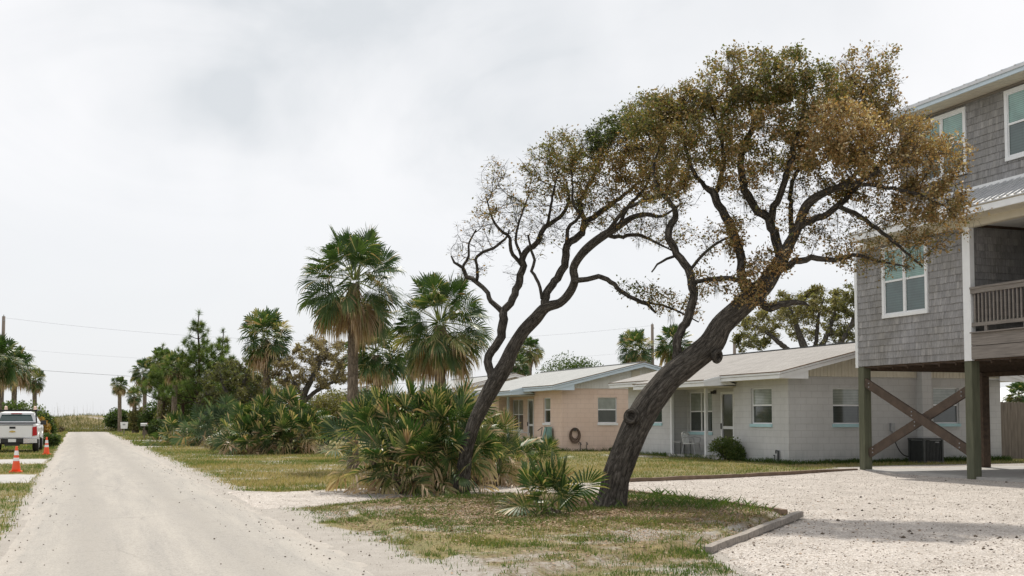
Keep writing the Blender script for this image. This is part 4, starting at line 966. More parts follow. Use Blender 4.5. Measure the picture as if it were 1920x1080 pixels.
pk = cottage('low peach pink block house with pale grey roof and light blue fascia', Xp, Yp, 57.4, 49.25, 54.2, 'pink_block', 'grey_shingle_roof', 'pale_blue_trim', 'white_trim', 'white_board',
        [(47.25, 48.1, 1.29, 2.41)], [(20.44, 21.36, 1.29, 2.41)], wpk, dpk, [(Xp + .02, 52.9), (Xp + .02, 49.5)][:1], (49.1, 54.6), .7, vent=(22.05, 22.45, 3.25, 3.62), W=7.45)
cottage('cream house with pale gable, third in the row beyond the pink house', 18.0, 61.6, 73, 65, 69.5, 'grey_block', 'grey_shingle_roof', 'white_trim', 'white_trim', 'white_board', [(63, 63.9, 1.3, 2.4)], [(20, 21, 1.3, 2.4)], None, None, [], None, .7, slab=False)
q = atD(617, 760, 78); cottage('small brown cottage with pale roof half hidden behind the shrubs', q.x, q.y, q.y + 7, q.y + 2, q.y + 5, 'pink_block', 'grey_shingle_roof', 'white_trim', 'white_trim', 'dry_board' if 'dry_board' in MATS else 'fence_wood', [], [(q.x + 1, q.x + 1.8, 1.3, 2.3)], None, None, [], None, .7, slab=False, W=5)
q = atD(1925, 760, 58); t = thing('neighbour_house', 'white roofed house glimpsed over the wooden fence at the right edge', 'house', (q.x, q.y, 0))
f = MB(); f.box(q.x - 1.2, q.x + 9, q.y, q.y + 7, 0, 2.35); f.build('wall', 'white_board', t)
f = MB(); f.prism([(q.x - 1.9, 2.3), (q.x + 3.6, 3.2), (q.x + 9.3, 2.3), (q.x + 9.3, 2.18), (q.x + 3.6, 3.05), (q.x - 1.9, 2.18)], 1, q.y - .5, q.y + 7.5); f.build('roof', 'white_trim', t)
# fence
t = thing('wooden_fence', 'weathered brown picket fence standing right of the grey block house', 'fence', (28.1, 31.6, .1)); f = MB(); x = 28.05; rg = random.Random(8)
while x < 36:
    h_ = 1.98 + rg.uniform(-.02, .02); z0 = .08; f.prism([(x, z0), (x + .138, z0), (x + .138, z0 + h_ - .03), (x + .10, z0 + h_), (x + .04, z0 + h_), (x, z0 + h_ - .03)], 1, 31.6, 31.618); x += .146
f.build('pickets', 'fence_wood', t); f = MB(); [f.box(28.05, 36, 31.62, 31.66, z, z + .09) for z in (.4, 1.6)]; f.build('rail', 'fence_wood', t)
for x in (28.1, 30.5, 32.9, 35.3): f = MB(); f.box(x, x + .09, 31.66, 31.75, 0, 2.0); f.build('post', 'fence_wood', t)
# hose coil on the pink wall
hx = 19.32; hz = .82; t = thing('hose_reel', 'coiled dark garden hose hanging on the peach gable wall', 'hose', (hx, Yp - .06, hz)); f = MB(); rg = random.Random(2)
for k in range(7):
    r1 = .17 + .022 * k + rg.uniform(-.01, .01); pp = [(hx + math.cos(a_) * r1 * .85, Yp - .07 - .012 * (k % 3) , hz + math.sin(a_) * r1 * 1.1 - .012 * k) for a_ in np.linspace(0, 6.2832, 28)]; f.tube(pp, .0125, 6)
f.tube([(hx + .15, Yp - .08, hz - .2), (hx + .2, Yp - .08, hz - .38), (hx + .16, Yp - .1, hz - .46)], .0125, 6); f.build('hose', 'rusty_hose', t)
f = MB(); f.box(hx - .05, hx + .05, Yp - .12, Yp - .003, hz + .13, hz + .24); f.build('bracket', 'dark_metal', t)
for (px, lab) in ((1088, 'short rusty standpipe by the peach wall, the one nearer the hose'), (1100, 'short rusty standpipe by the peach wall, the one nearer the leaning oak')):
    a = onz(px, 844, .1); a = Vector((a.x, Yp - .12, .1)); a.x = ony(px, 830, Yp - .12).x; f = MB(); f.tube([(a.x, a.y, .03), (a.x, a.y, .42)], .018, 8); f.tube([(a.x, a.y, .38), (a.x, a.y - .09, .40), (a.x, a.y - .11, .35)], .018, 8); f.tube([(a.x - .04, a.y, .45), (a.x + .04, a.y, .45)], .012, 6); f.tube([(a.x, a.y, .4), (a.x, a.y, .46)], .01, 6)
    o = f.build('standpipe', 'dark_metal'); tag(o, lab, 'pipe', 'standpipes by the peach wall')
# wheelbarrow leaned up on the pink wall
a = onz(1022, 842, .1); wx, wy = Xp - .35, onx(1022, 830, Xp - .35).y; t = thing('wheelbarrow', 'faded teal wheelbarrow tipped up against the peach front wall', 'wheelbarrow', (wx, wy, .1))
f = MB(); f.hexa([(wx - .12, wy - .33, .25), (wx + .20, wy - .30, .22), (wx + .20, wy + .30, .22), (wx - .12, wy + .33, .25), (wx + .05, wy - .14, 1.12), (wx + .26, wy - .16, 1.12), (wx + .26, wy + .16, 1.12), (wx + .05, wy + .14, 1.12)]); f.build('tray', 'teal_paint', t)
f = MB(); [f.tube([(wx - .05, wy + s * .2, .2), (wx - .1, wy + s * .24, .7), (wx - .02, wy + s * .28, 1.1), (wx - .15, wy + s * .5 if s > 0 else wy - .3, 1.12 if s < 0 else .95)], .018, 8) for s in (-1, 1)]; f.build('handle', 'dark_metal', t)
f = MB(); f.disc((wx - .02, wy, .22), .17, 1, 20, .07); f.build('wheel', 'rubber', t)
# patio chair and side table on the porch of the grey house
def chair(name, label, x, y, rz, mat='grey_metal', seat='white_plastic', z=.19):
    t = thing(name, label, 'chair', (x, y, z), 'porch chairs', world=False, rz=rz)
    f = MB(); f.hexa([(-.24, -.24, .40), (.24, -.24, .40), (.22, .22, .37), (-.22, .22, .37), (-.25, -.25, .43), (.25, -.25, .43), (.23, .23, .40), (-.23, .23, .40)]); f.build('seat', seat, t)
    for sx_ in (-1, 1):
        for sy in (-1, 1): f = MB(); f.tube([(sx_ * .21, sy * .2, .40), (sx_ * .25, sy * .26, 0)], [.022, .016], 8); f.build('leg', mat, t)
    f = MB(); pp = [(math.sin(a_) * .27, .20 + math.cos(a_) * .08, .80 - .06 * abs(math.sin(a_)) ** 3) for a_ in np.linspace(-1.3, 1.3, 9)]
    f.tube(pp, .03, 8); 
    for s in (-.24, -.12, 0, .12, .24): f.bar((s * .85, .22, .40), (s, .27, .79), .05, .018, up=(0, 1, 0))
    f.build('backrest', seat, t)
    for sx_ in (-1, 1): f = MB(); f.tube([(sx_ * .25, .22, .62), (sx_ * .28, 0, .64), (sx_ * .27, -.22, .60), (sx_ * .23, -.22, .42)], .018, 8); f.build('armrest', mat, t)
    return t
c_ = onx(1298, 850, Xw + .25); chair('patio_chair', 'light plastic armchair standing on the porch under the window', Xw + .22, c_.y, R(35))
c_ = onx(1280, 850, Xw + .2); t = thing('side_table', 'small thin legged table on the porch left of the plastic chair', 'table', (Xw + .2, c_.y, .19), world=False)
f = MB(); f.box(-.24, .24, -.26, .26, .42, .45); f.build('top', 'grey_metal', t)
for sx_ in (-1, 1):
    for sy in (-1, 1): f = MB(); f.tube([(sx_ * .2, sy * .22, .42), (sx_ * .21, sy * .23, 0)], .014, 6); f.build('leg', 'dark_metal', t)
c_ = onx(975, 800, Xp - .1); chair('wire_chair', 'pale chair in front of the peach porch window', Xp + .1, c_.y, R(80), 'white_plastic', 'white_plastic')
# timbers
def timber(name, label, a, b_, w_, h_, mat, z=0.0):
    f = MB(); a = Vector(a); b_ = Vector(b_); n_ = 10; rg = random.Random(int(a.x * 10)); prev = None; d = (b_ - a).normalized(); s = Vector((-d.y, d.x, 0))
    for k in range(n_):
        p = a.lerp(b_, k / n_); q = a.lerp(b_, (k + 1) / n_)
        if prev is None: prev = (rg.uniform(-.008, .008), rg.uniform(-.01, .01))
        nx_ = (rg.uniform(-.008, .008), rg.uniform(-.01, .01)); P = []
        for zz, base in ((-h_ * .5, 0), (h_ * .5, 1)):
            for pt, e, sg in ((p, prev, -1), (p, prev, 1), (q, nx_, 1), (q, nx_, -1)): P.append(pt + s * (sg * (w_ / 2) + e[0]) + Vector((0, 0, zz + (e[1] if base else 0))))
        f.hexa([P[0], P[3], P[2], P[1], P[4], P[7], P[6], P[5]]); prev = nx_
    o = f.build(name, mat); tag(o, label, 'timber', 'landscape timbers'); return o
a = onz(1326, 1031, .05); b_ = onz(1501, 964, .05); timber('landscape_timber', 'weathered grey landscape timber lying diagonally at the near corner of the gravel', (a.x, a.y, .05), (b_.x, b_.y, .05), .10, .08, 'timber')
a = onz(1472, 963, .03); m_ = onz(1290, 936, .03); c_ = onz(1180, 923, .03)
timber('landscape_timber', 'half buried brown timber edging running from the weedy island corner behind the big oak', (a.x + .05, a.y + .1, .04), (m_.x, m_.y, .04), .11, .09, 'brown_timber')
timber('landscape_timber', 'half buried timber edging just right of the big oak trunk foot', (m_.x, m_.y + .1, .035), (c_.x, c_.y, .035), .11, .08, 'brown_timber')
a = onz(1605, 882, .05); b_ = onz(1400, 892, .05); c_ = onz(1180, 901, .04)
timber('landscape_timber', 'long brown timber edging between lawn and gravel, right half by the stilt post', (a.x, a.y, .06), (b_.x, b_.y, .06), .12, .10, 'brown_timber')
timber('landscape_timber', 'long brown timber edging between lawn and gravel, left half behind the big oak', (b_.x - .1, b_.y, .05), (c_.x, c_.y, .05), .12, .09, 'brown_timber')
# ------------------------------------------------------------------ truck and cones
tx = ony(22.5, 830, 53.6).x
def truck():
    t = thing('pickup_truck', 'white pickup truck with black roof rack parked facing away on the left verge', 'pickup truck', (tx, 53.6, float(gz(tx, 54))), world=False)
    b = MB(); sec = [(-.95, .62), (-1.0, .80), (-1.0, 1.05), (-.965, 1.19), (-.90, 1.235), (.90, 1.235), (.965, 1.19), (1.0, 1.05), (1.0, .80), (.95, .62)]
    b.prism(sec, 1, .10, 2.15); b.prism([(x_, z) for x_, z in sec], 1, 2.18, 5.45)
    cab0 = [(-.96, 1.235), (.96, 1.235)]; 
    b.hexa([(-.93, 2.2, 1.236), (.93, 2.2, 1.236), (.95, 4.3, 1.236), (-.95, 4.3, 1.236), (-.70, 2.42, 1.72), (.70, 2.42, 1.72), (.70, 3.4, 1.75), (-.70, 3.4, 1.75)])
    b.hexa([(-.66, 2.44, 1.721), (.66, 2.44, 1.721), (.66, 3.35, 1.751), (-.66, 3.35, 1.751), (-.55, 2.55, 1.77), (.55, 2.55, 1.77), (.55, 3.2, 1.79), (-.55, 3.2, 1.79)])
    for s in (-1, 1):
        for yc in (1.22, 4.55):
            arc = [(yc + math.cos(a_) * .47, .42 + math.sin(a_) * .47) for a_ in np.linspace(.35, 2.79, 14)] + [(yc + math.cos(a_) * .40, .42 + math.sin(a_) * .40) for a_ in np.linspace(2.79, .35, 14)]
            for k in range(13): b.prism([arc[k], arc[k + 1], arc[26 - k], arc[27 - k]], 0, s * .93, s * 1.02)
    b.build('body', 'truck_white', t)
    b = MB(); b.box(-.78, .78, .06, .10, .66, 1.17); b.box(-.80, .80, .075, .1, 1.12, 1.225); b.build('tailgate', 'truck_white', t)
    b = MB(); b.box(-.82, .82, .05, .12, 1.175, 1.215); b.box(-.12, .12, .045, .06, 1.03, 1.12); b.box(-.86, .86, .3, 2.1, 1.236, 1.30); b.build('bed_cover', 'black_plastic', t)
    b = MB(); b.prism([(-.17, -.035), (-.05, -.035), (-.05, -.055), (.05, -.055), (.05, -.035), (.17, -.035), (.14, .035), (.05, .035), (.05, .055), (-.05, .055), (-.05, .035), (-.14, .035)], 1, .04, .058); 
    for i, p in enumerate(b.V): b.V[i] = (p[0] * .75, p[1], p[2] * .75 + .91)
    b.build('badge', 'gold_badge', t)
    b = MB(); b.hexa([(-.72, 2.245, 1.34), (.72, 2.245, 1.34), (.72, 2.30, 1.34), (-.72, 2.30, 1.34), (-.60, 2.36, 1.64), (.60, 2.36, 1.64), (.60, 2.42, 1.64), (-.60, 2.42, 1.64)]); b.build('rear_window', 'teal_glass', t)
    b = MB(); b.box(-.22, .22, 2.36, 2.44, 1.67, 1.705); b.build('brake_light', 'tail_red', t)
    for s in (-1, 1):
        b = MB(); b.hexa([(s * .80, .05, .72), (s * .985, .09, .74), (s * .985, .3, .74), (s * .80, .3, .72), (s * .80, .05, 1.10), (s * .965, .09, 1.13), (s * .965, .3, 1.13), (s * .80, .3, 1.10)] if s > 0 else [(s * .985, .09, .74), (s * .80, .05, .72), (s * .80, .3, .72), (s * .985, .3, .74), (s * .965, .09, 1.13), (s * .80, .05, 1.10), (s * .80, .3, 1.10), (s * .965, .3, 1.13)]); b.build('tail_light', 'tail_red', t)
        b = MB(); b.hexa([(s * 1.0 - .06, 3.55, 1.18), (s * 1.0 + .06 + s * .14, 3.5, 1.18), (s * 1.0 + .06 + s * .14, 3.62, 1.18), (s * 1.0 - .06, 3.62, 1.18), (s * 1.0 - .04, 3.55, 1.38), (s * 1.0 + .05 + s * .14, 3.5, 1.38), (s * 1.0 + .05 + s * .14, 3.62, 1.38), (s * 1.0 - .04, 3.62, 1.38)]); b.build('mirror', 'black_plastic', t)
        for yc in (1.22, 4.55):
            w_ = MB(); w_.tube([(s * .76, yc, .39), (s * .78, yc, .39), (s * .99, yc, .39), (s * 1.01, yc, .39)], [.35, .395, .395, .35], 28); wo = w_.build('tyre', 'rubber', t, True)
            w_ = MB(); w_.disc((s * 1.01, yc, .39), .22, 0, 20, .03); w_.build('rim', 'grey_metal', wo)
    b = MB(); b.box(-.45, .45, -.02, .10, .44, .60); b.build('bumper_step', 'black_plastic', t)
    b = MB(); [b.hexa([(s * .72 - .27, -.03, .40), (s * .72 + .27, -.0, .42), (s * .72 + .27, .12, .42), (s * .72 - .27, .12, .40), (s * .72 - .27, -.03, .61), (s * .72 + .27, .0, .61), (s * .72 + .27, .12, .61), (s * .72 - .27, .12, .61)]) for s in (-1, 1)]; b.build('bumper', 'chrome', t)
    b = MB(); b.box(-.155, .155, -.03, -.02, .46, .59); b.build('number_plate', 'white_plastic', t)
    b = MB(); b.box(-.80, .80, .2, 5.2, .36, .62); b.box(-.3, .3, .05, .3, .30, .42); b.build('chassis', 'black_plastic', t)
    b = MB()
    for s in (-1, 1): b.tube([(s * .86, 2.12, 1.24), (s * .80, 2.15, 1.83)], .028, 8)
    b.box(-.86, .86, 2.10, 2.17, 1.80, 1.86); b.box(-.86, -.81, 2.1, 4.0, 1.81, 1.86); b.box(.81, .86, 2.1, 4.0, 1.81, 1.86); b.box(-.86, .86, 3.93, 4.0, 1.8, 1.86); b.build('roof_rack', 'black_plastic', t)
    for s in (-.42, .78):
        b = MB(); b.tube([(s, 2.14, 1.86), (s, 2.14, 1.90), (s, 2.14, 1.99), (s, 2.14, 2.02)], [.075, .07, .06, .03], 14); b.build('beacon', 'amber_lens', t)
truck()
def cone(label, p, h=.72):
    t = thing('traffic_cone', label, 'traffic cone', (p[0], p[1], float(gz(p[0], p[1])) + .005), 'traffic cones', world=False)
    b = MB(); b.box(-.17, .17, -.17, .17, 0, .035); b.box(-.15, .15, -.15, .15, .035, .045); b.build('base', 'orange', t)
    def r_(z): return .125 - (.125 - .028) * z / h
    b = MB(); zs = [.04, .1, .3, .39, .395, .45, .455, .6, h - .02, h]; b.tube([(0, 0, z) for z in zs], [r_(z) for z in zs], 24); b.build('cone_body', 'orange', t, True)
    for (a_, c_) in ((.315, .405), (.475, .60)): b = MB(); b.tube([(0, 0, a_), (0, 0, c_)], [r_(a_) + .003, r_(c_) + .003], 24, False); b.build('reflective_band', 'reflective_white', t, True)
p = onz(30, 886); cone('orange traffic cone with two white bands, nearer one beside the concrete path', p)
p = onz(87, 853); cone('orange traffic cone with two white bands, farther one right of the pickup truck', p)
# mailbox, signs, poles, wires
def mailbox(label, px, D, ztop=1.15, mat='white_plastic'):
    p = atD(px, 784, D); z = float(gz(p.x, p.y)); t = thing('mailbox', label, 'mailbox', (p.x, p.y, z), 'roadside mailboxes', world=False)
    b = MB(); b.box(-.045, .045, -.045, .045, -.1, ztop - .22); b.build('post', 'fence_wood', t)
    b = MB(); n_ = 10; pr = [(-.09, 0), (.09, 0)] + [(.09 * math.cos(a_), .12 + .09 * math.sin(a_)) for a_ in np.linspace(0, math.pi, n_)]
    b.prism([(q[0], q[1] + ztop - .22) for q in pr], 0, -.26, .26); b.build('box', mat, t); b = MB(); b.box(.2, .26, -.105, -.095, ztop - .12, ztop + .02); b.build('flag', 'tail_red', t)
mailbox('white mailbox on a post beside the round dark bush', 271, 83); mailbox('white mailbox behind the truck at the left verge', 90, 88, 1.2)
p = atD(233, 784, 104); t = thing('notice_sign', 'small white notice on a wooden post near the road end', 'sign', (p.x, p.y, 0), world=False)
b = MB(); b.box(-.05, .05, -.05, .05, -.1, 1.1); b.build('post', 'fence_wood', t); b = MB(); b.hexa([(-.28, -.075, .55), (.28, -.075, .55), (.28, -.05, .55), (-.28, -.05, .55), (-.34, -.075, 1.15), (.34, -.075, 1.15), (.34, -.05, 1.15), (-.34, -.05, 1.15)]); b.build('panel', 'white_plastic', t); b = MB(); b.box(-.12, .1, -.08, -.075, .85, .98); b.build('mark', 'grey_metal', t)
def pole(label, px, topy, D, arm=False):
    p = atD(px, topy, D); z = float(gz(p.x, p.y)); t = thing('utility_pole', label, 'utility pole', (p.x, p.y, z), 'utility poles')
    b = MB(); b.tube([(p.x, p.y, z - .2), (p.x, p.y, p.z)], [.17, .115], 14); b.build('pole', 'pole_wood', t, True)
    b = MB(); b.tube([(p.x, p.y - .14, p.z - .35), (p.x + .1, p.y - .14, p.z - .3)], .05, 8); b.tube([(p.x, p.y, p.z), (p.x, p.y, p.z + .12)], .03, 8); b.build('insulator', 'grey_metal', t); return p
P1 = pole('grey wooden utility pole above the palms at the left edge', 7, 593, 85, True); P2 = pole('wooden utility pole rising among the palms behind the houses', 1223, 608, 95); P3 = pole('short seeming pole top just above the tan roof ridge', 1377, 640, 88)
def wire(label, a, b_, sag, r=.012):
    a = Vector(a); b_ = Vector(b_); pts = [a.lerp(b_, k / 40) - Vector((0, 0, sag * 4 * (k / 40) * (1 - k / 40))) for k in range(41)]; f = MB(); f.tube(pts, r, 5); o = f.build('power_line', 'cable'); tag(o, label, 'power line', 'power lines')
wire('topmost thin power line crossing the sky from the left pole', (P1.x, P1.y, P1.z - .1), (P2.x, P2.y, P2.z - .1), 1.55, .005)
wire('middle faint power line crossing the sky above the road', (P1.x, P1.y, P1.z - 2.35), (P2.x, P2.y, P2.z - 2.2), 1.2, .0035)
wire('lowest and thickest power line crossing the sky above the road', (P1.x, P1.y, P1.z - 3.8), (P2.x, P2.y, P2.z - 4.2), .95, .010)
# ------------------------------------------------------------------ the two leaning oaks
O1 = [
 [(1141,978,44,0),(1141,962,37,0),(1146,940,29,0),(1151,918,26.5,0),(1156,890,25.8,0),(1172,850,25.8,0),(1186,815,25.8,0),(1206,775,25.8,0),(1226,745,24.9,0),(1252,712,23.2,0),(1283,686,23.2,0),(1312,663,23.2,0),(1336,640,23.2,0),(1352,610,20.6,0),(1376,588,19.8,0),(1404,562,18.9,-.05),(1432,537,17.2,-.1),(1452,508,14.6,-.15),(1466,485,12.9,-.2),(1478,462,10.3,-.2),(1495,428,8.6,-.3),(1515,382,8.55,-.4),(1557,356,6.65,-.6),(1600,345,4.75,-.8),(1650,320,2.85,-.9)],
 [(1272,690,9.46,.05),(1268,655,8.6,.1),(1274,622,8.17,.1),(1290,594,8.55,.15),(1300,562,8.07,.2),(1297,530,7.6,.2),(1288,503,7.6,.3),(1270,475,7.12,.4),(1255,448,7.12,.4),(1256,424,6.65,.5),(1270,402,5.7,.6),(1258,380,4.75,.7),(1236,358,3.8,.8),(1225,320,2.85,.9),(1235,280,1.9,1)],
 [(1458,505,9.46,0),(1461,470,9.03,.1),(1447,425,8.6,.2),(1440,405,8.55,.25),(1422,396,7.6,.3),(1400,366,7.6,.4),(1391,335,7.12,.5),(1389,300,6.17,.6),(1402,262,5.7,.7),(1412,225,4.75,.7),(1400,190,2.85,.7),(1385,150,1.9,.7)],
 [(1445,418,7.6,.2),(1452,388,6.65,.1),(1466,358,6.17,0),(1477,318,5.7,-.1),(1488,280,4.75,-.2),(1500,235,3.8,-.3),(1510,180,2.85,-.3),(1500,130,1.9,-.3)],
 [(1404,565,9.46,.1),(1392,520,8.6,.2),(1388,476,8.6,.3),(1374,442,8.55,.4),(1366,415,8.55,.5),(1346,385,7.6,.6),(1338,360,7.6,.7),(1322,348,4.75,.8),(1300,320,3.8,.8),(1285,270,2.85,.9),(1290,220,1.9,.9)],
 [(1340,362,5.7,.7),(1349,335,4.75,.6),(1358,300,3.8,.5),(1350,250,2.85,.4),(1335,200,1.9,.4)],
 [(1420,560,8.55,-.1),(1442,578,7.6,-.3),(1464,568,6.65,-.5),(1490,566,5.22,-.6),(1508,570,3.8,-.7),(1516,573,1.42,-.7)],
 [(1458,505,8.55,-.2),(1490,492,6.65,-.4),(1522,484,5.7,-.6),(1560,490,4.75,-.8),(1600,478,3.8,-1),(1640,488,2.85,-1.1),(1700,500,1.42,-1.2)],
 [(1500,424,7.6,-.3),(1530,412,6.65,-.3),(1562,394,6.17,-.3),(1585,372,5.7,-.2),(1610,345,4.75,-.1),(1650,310,3.8,.0),(1700,280,2.38,0)],
 [(1575,388,4.75,-.4),(1605,400,4.75,-.6),(1635,422,4.27,-.8),(1665,445,3.8,-1),(1695,470,2.85,-1.2),(1730,500,1.9,-1.3)],
 [(1483,448,4.75,.3),(1484,420,4.75,.5),(1482,370,4.27,.8),(1490,330,3.8,1),(1530,280,2.85,1.2),(1560,220,2.38,1.2),(1570,150,1.42,1.2)],
 [(1560,356,4.75,-.6),(1600,330,4.27,-.3),(1625,280,3.8,0),(1630,230,2.85,.2),(1615,170,1.9,.3)],
 [(1595,347,3.8,-.8),(1660,350,3.8,-1),(1720,365,2.85,-1.1),(1770,385,1.9,-1.2)],
 [(1300,530,3.8,.2),(1350,522,4.75,.1),(1392,525,4.75,0),(1420,540,4.75,-.1)],
 [(1292,508,3.32,.3),(1318,478,2.85,.2),(1345,455,2.47,.0),(1380,440,1.9,-.1)],
 [(1270,478,2.85,.4),(1240,490,2.28,.3),(1222,510,1.52,.2)],
]
C1 = [ (1345,192,78,58,.5,1.3,210,6200,.52),(1440,162,82,58,0,1.5,250,8000,.47),(1515,195,66,78,-.3,1.3,170,5200,.44),(1604,152,62,56,.4,1.2,190,4600,.58),(1645,195,42,66,-.1,1.0,130,3000,.6),
 (1560,255,92,52,-.7,1.5,210,8200,.74),(1425,270,112,48,.4,1.6,210,7000,.56),(1300,272,72,60,.6,1.2,160,5000,.55),(1682,285,80,52,-.5,1.4,190,5000,.70),(1755,312,56,50,-.8,1.1,130,2600,.72),
 (1728,385,80,34,-.9,1.2,150,3000,.68),(1622,340,92,34,-.4,1.3,140,3200,.58),(1800,402,36,20,-.9,.8,50,500,.7),(1700,232,40,26,0,.8,45,600,.6),
 (1370,446,38,38,.3,.5,60,1100,.6),(1442,500,42,34,-.3,.5,60,1200,.6),(1400,545,44,32,-.3,.5,55,1000,.58),(1505,430,48,40,-.3,.7,55,450,.5),(1600,475,60,36,-.9,.7,80,800,.55),(1670,480,62,46,-1.2,.8,90,650,.55),(1730,440,50,30,-1.2,.6,50,700,.6),(1325,530,40,32,.2,.5,45,450,.55),
 (1252,385,58,34,.7,.9,90,500,.55),(1250,215,52,46,.9,1.0,120,3300,.5),(1400,340,70,40,.3,1.0,80,1500,.55),(1540,300,80,40,-.3,1.2,90,2500,.65),(1385,120,60,20,.2,.9,60,900,.5),(1660,110,20,24,.1,.5,25,250,.6),(1270,205,60,42,.8,1.0,110,2600,.5),(1400,395,60,36,.4,.8,80,260,.5),(1485,330,60,44,0,1.0,80,420,.5),(1565,430,62,34,-.4,.8,80,260,.5),(1645,405,60,34,-.8,.8,80,320,.55),(1335,450,40,36,.1,.7,55,200,.5),(1540,390,40,30,.6,.8,50,150,.5),(1760,450,46,30,-1.3,.6,45,260,.6),(1200,215,50,36,.6,.9,80,1800,.35)]
tree_from('live_oak', 'big leaning live oak with rust brown crown and thick ridged trunk', 'tree', O1, C1, 18.9, 4, 'oak_leaf', .05, 1.05, base=onz(1141, 957), moss=260, step=.09, kill=.15, ad=2.2, twig=.003, fuzz=18000)
kb = MB()      # knots on the trunk belong to the oak
O2 = [
 [(862,945,17.5,0),(865,915,16.1,0),(873,855,12.9,0),(887,800,12.4,0),(904,762,13.8,0),(925,722,15.2,0),(946,688,14.7,0),(962,652,12.4,0),(981,622,12,0),(1005,596,12,0),(1024,576,10.1,-.1),(1050,568,8.07,-.2),(1068,549,8.07,-.2),(1078,526,7.6,-.3),(1075,503,7.6,-.3),(1088,480,7.6,-.4),(1107,460,8.07,-.4),(1133,441,7.6,-.5),(1160,424,6.65,-.5),(1187,407,5.22,-.6),(1213,402,4.27,-.6),(1242,405,2.85,-.7),(1280,380,1.42,-.7)],
 [(926,715,8.55,0),(917,690,8.07,.1),(916,668,8.07,.2),(930,650,8.07,.2),(940,630,8.55,.3),(943,600,8.55,.3),(944,582,7.6,.4),(957,568,7.12,.4),(969,542,7.12,.5),(979,508,6.65,.5),(980,480,6.17,.5),(1006,454,5.22,.6),(1020,428,4.75,.6),(1053,403,3.8,.7),(1067,377,2.85,.8),(1062,340,1.9,.8)],
 [(942,585,5.7,.4),(922,565,4.75,.5),(911,544,4.27,.6),(893,528,4.27,.7),(877,517,4.27,.8),(867,501,3.32,.8),(852,492,2.38,.8),(846,480,1.42,.8)],
 [(893,528,3.8,.7),(895,505,2.85,.6),(893,480,2.85,.5),(905,472,2.85,.5),(925,465,2.66,.4),(946,450,2.38,.3),(955,430,1.42,.2)],
 [(868,502,2.85,.8),(878,480,2.47,.9),(880,455,1.9,1),(893,430,1.42,1)],
 [(1020,580,7.6,-.1),(1024,548,7.6,0),(1046,521,7.6,.1),(1060,490,7.6,.2),(1063,460,7.12,.2),(1087,443,6.65,.3),(1098,420,5.7,.3),(1120,403,5.22,.4),(1140,388,4.75,.4),(1170,365,3.32,.5),(1200,340,1.9,.5)],
 [(1092,440,5.22,.3),(1094,410,4.75,.5),(1088,385,4.75,.6),(1100,355,3.8,.7),(1118,320,2.85,.8),(1125,280,1.9,.8)],
 [(1063,465,4.27,.2),(1065,432,3.61,0),(1078,415,3.04,-.1),(1087,405,2.85,-.2),(1074,380,2.47,-.3),(1074,350,1.9,-.3),(1070,310,1.42,-.3)],
 [(1107,460,4.75,-.4),(1135,440,4.75,-.2),(1160,444,3.8,0),(1193,440,3.42,.2),(1225,452,2.47,.3),(1260,470,1.42,.4)],
 [(1075,525,5.7,-.4),(1092,525,4.94,-.5),(1120,520,4.75,-.7),(1146,527,4.56,-.8),(1163,545,4.37,-.9),(1190,561,3.8,-1),(1213,571,3.61,-1),(1230,587,1.9,-1)],
 [(1200,565,2.38,-1),(1240,572,2.28,-1.1),(1275,586,1.9,-1.2),(1310,604,1.14,-1.3)],
 [(980,500,3.8,.5),(957,470,3.8,.4),(956,447,3.23,.3),(934,428,2.85,.2),(920,400,1.9,.1),(912,370,1.33,0)],
 [(979,485,2.85,.5),(968,455,2.66,.7),(968,440,2.47,.8),(977,404,1.9,.9),(990,370,1.42,1)],
 [(1008,452,3.23,.6),(1028,415,2.85,.4),(1033,385,2.47,.3),(1040,350,1.9,.2),(1048,320,1.33,.1)],
 [(1016,560,3.32,-.1),(1010,530,3.04,.0),(998,508,2.85,.2),(1002,488,2.85,.3),(996,468,2.47,.4),(990,440,1.9,.4)],
 [(1160,424,3.8,-.5),(1180,385,3.42,-.4),(1210,350,2.85,-.3),(1225,300,2.09,-.2),(1215,250,1.42,-.2)],
 [(1133,440,3.8,-.5),(1165,400,3.8,-.8),(1200,380,3.32,-1),(1250,365,2.38,-1),(1290,350,1.33,-1)],
]
C2 = [ (1212,238,56,54,0,1.1,130,4200,.50),(1128,252,38,30,0,.9,90,2600,.10),(1170,300,72,60,.2,1.3,180,5200,.58),(1245,325,70,52,-.4,1.2,160,4400,.62),(1060,290,58,44,.2,1.1,150,2400,.40),(1092,350,62,42,.1,1.1,120,2100,.52),(1022,325,56,50,.2,1.0,150,1000,.45),(985,385,50,52,.3,1.0,150,360,.5),(928,405,46,62,.3,.9,150,330,.55),(885,470,42,70,.7,.7,120,70,.55),(1135,400,62,30,0,1,80,700,.5),
 (1180,540,30,22,-.9,.3,22,180,.35),(1232,558,44,28,-1.1,.4,44,520,.45),(1285,575,36,26,-1.2,.4,30,260,.5),(965,515,24,26,.5,.3,14,0,.5),(930,330,36,34,.2,.7,60,160,.5),(1250,440,60,34,.2,.8,70,250,.5),(1165,230,30,24,.2,.7,50,1300,.2),(1200,425,60,34,-.3,.9,80,160,.5),(1040,425,46,40,.2,.9,80,110,.5),(1120,375,60,34,.2,1.0,80,300,.5),(1000,430,40,40,.5,.8,60,80,.5)]
tree_from('live_oak', 'slimmer forked live oak rising through the palmettos with bare left twigs', 'tree', O2, C2, 22.3, 9, 'oak_leaf', .052, 1.1, base=onz(865, 927), moss=40, step=.10, kill=.16, ad=2.6, twig=.0042, fuzz=12000)
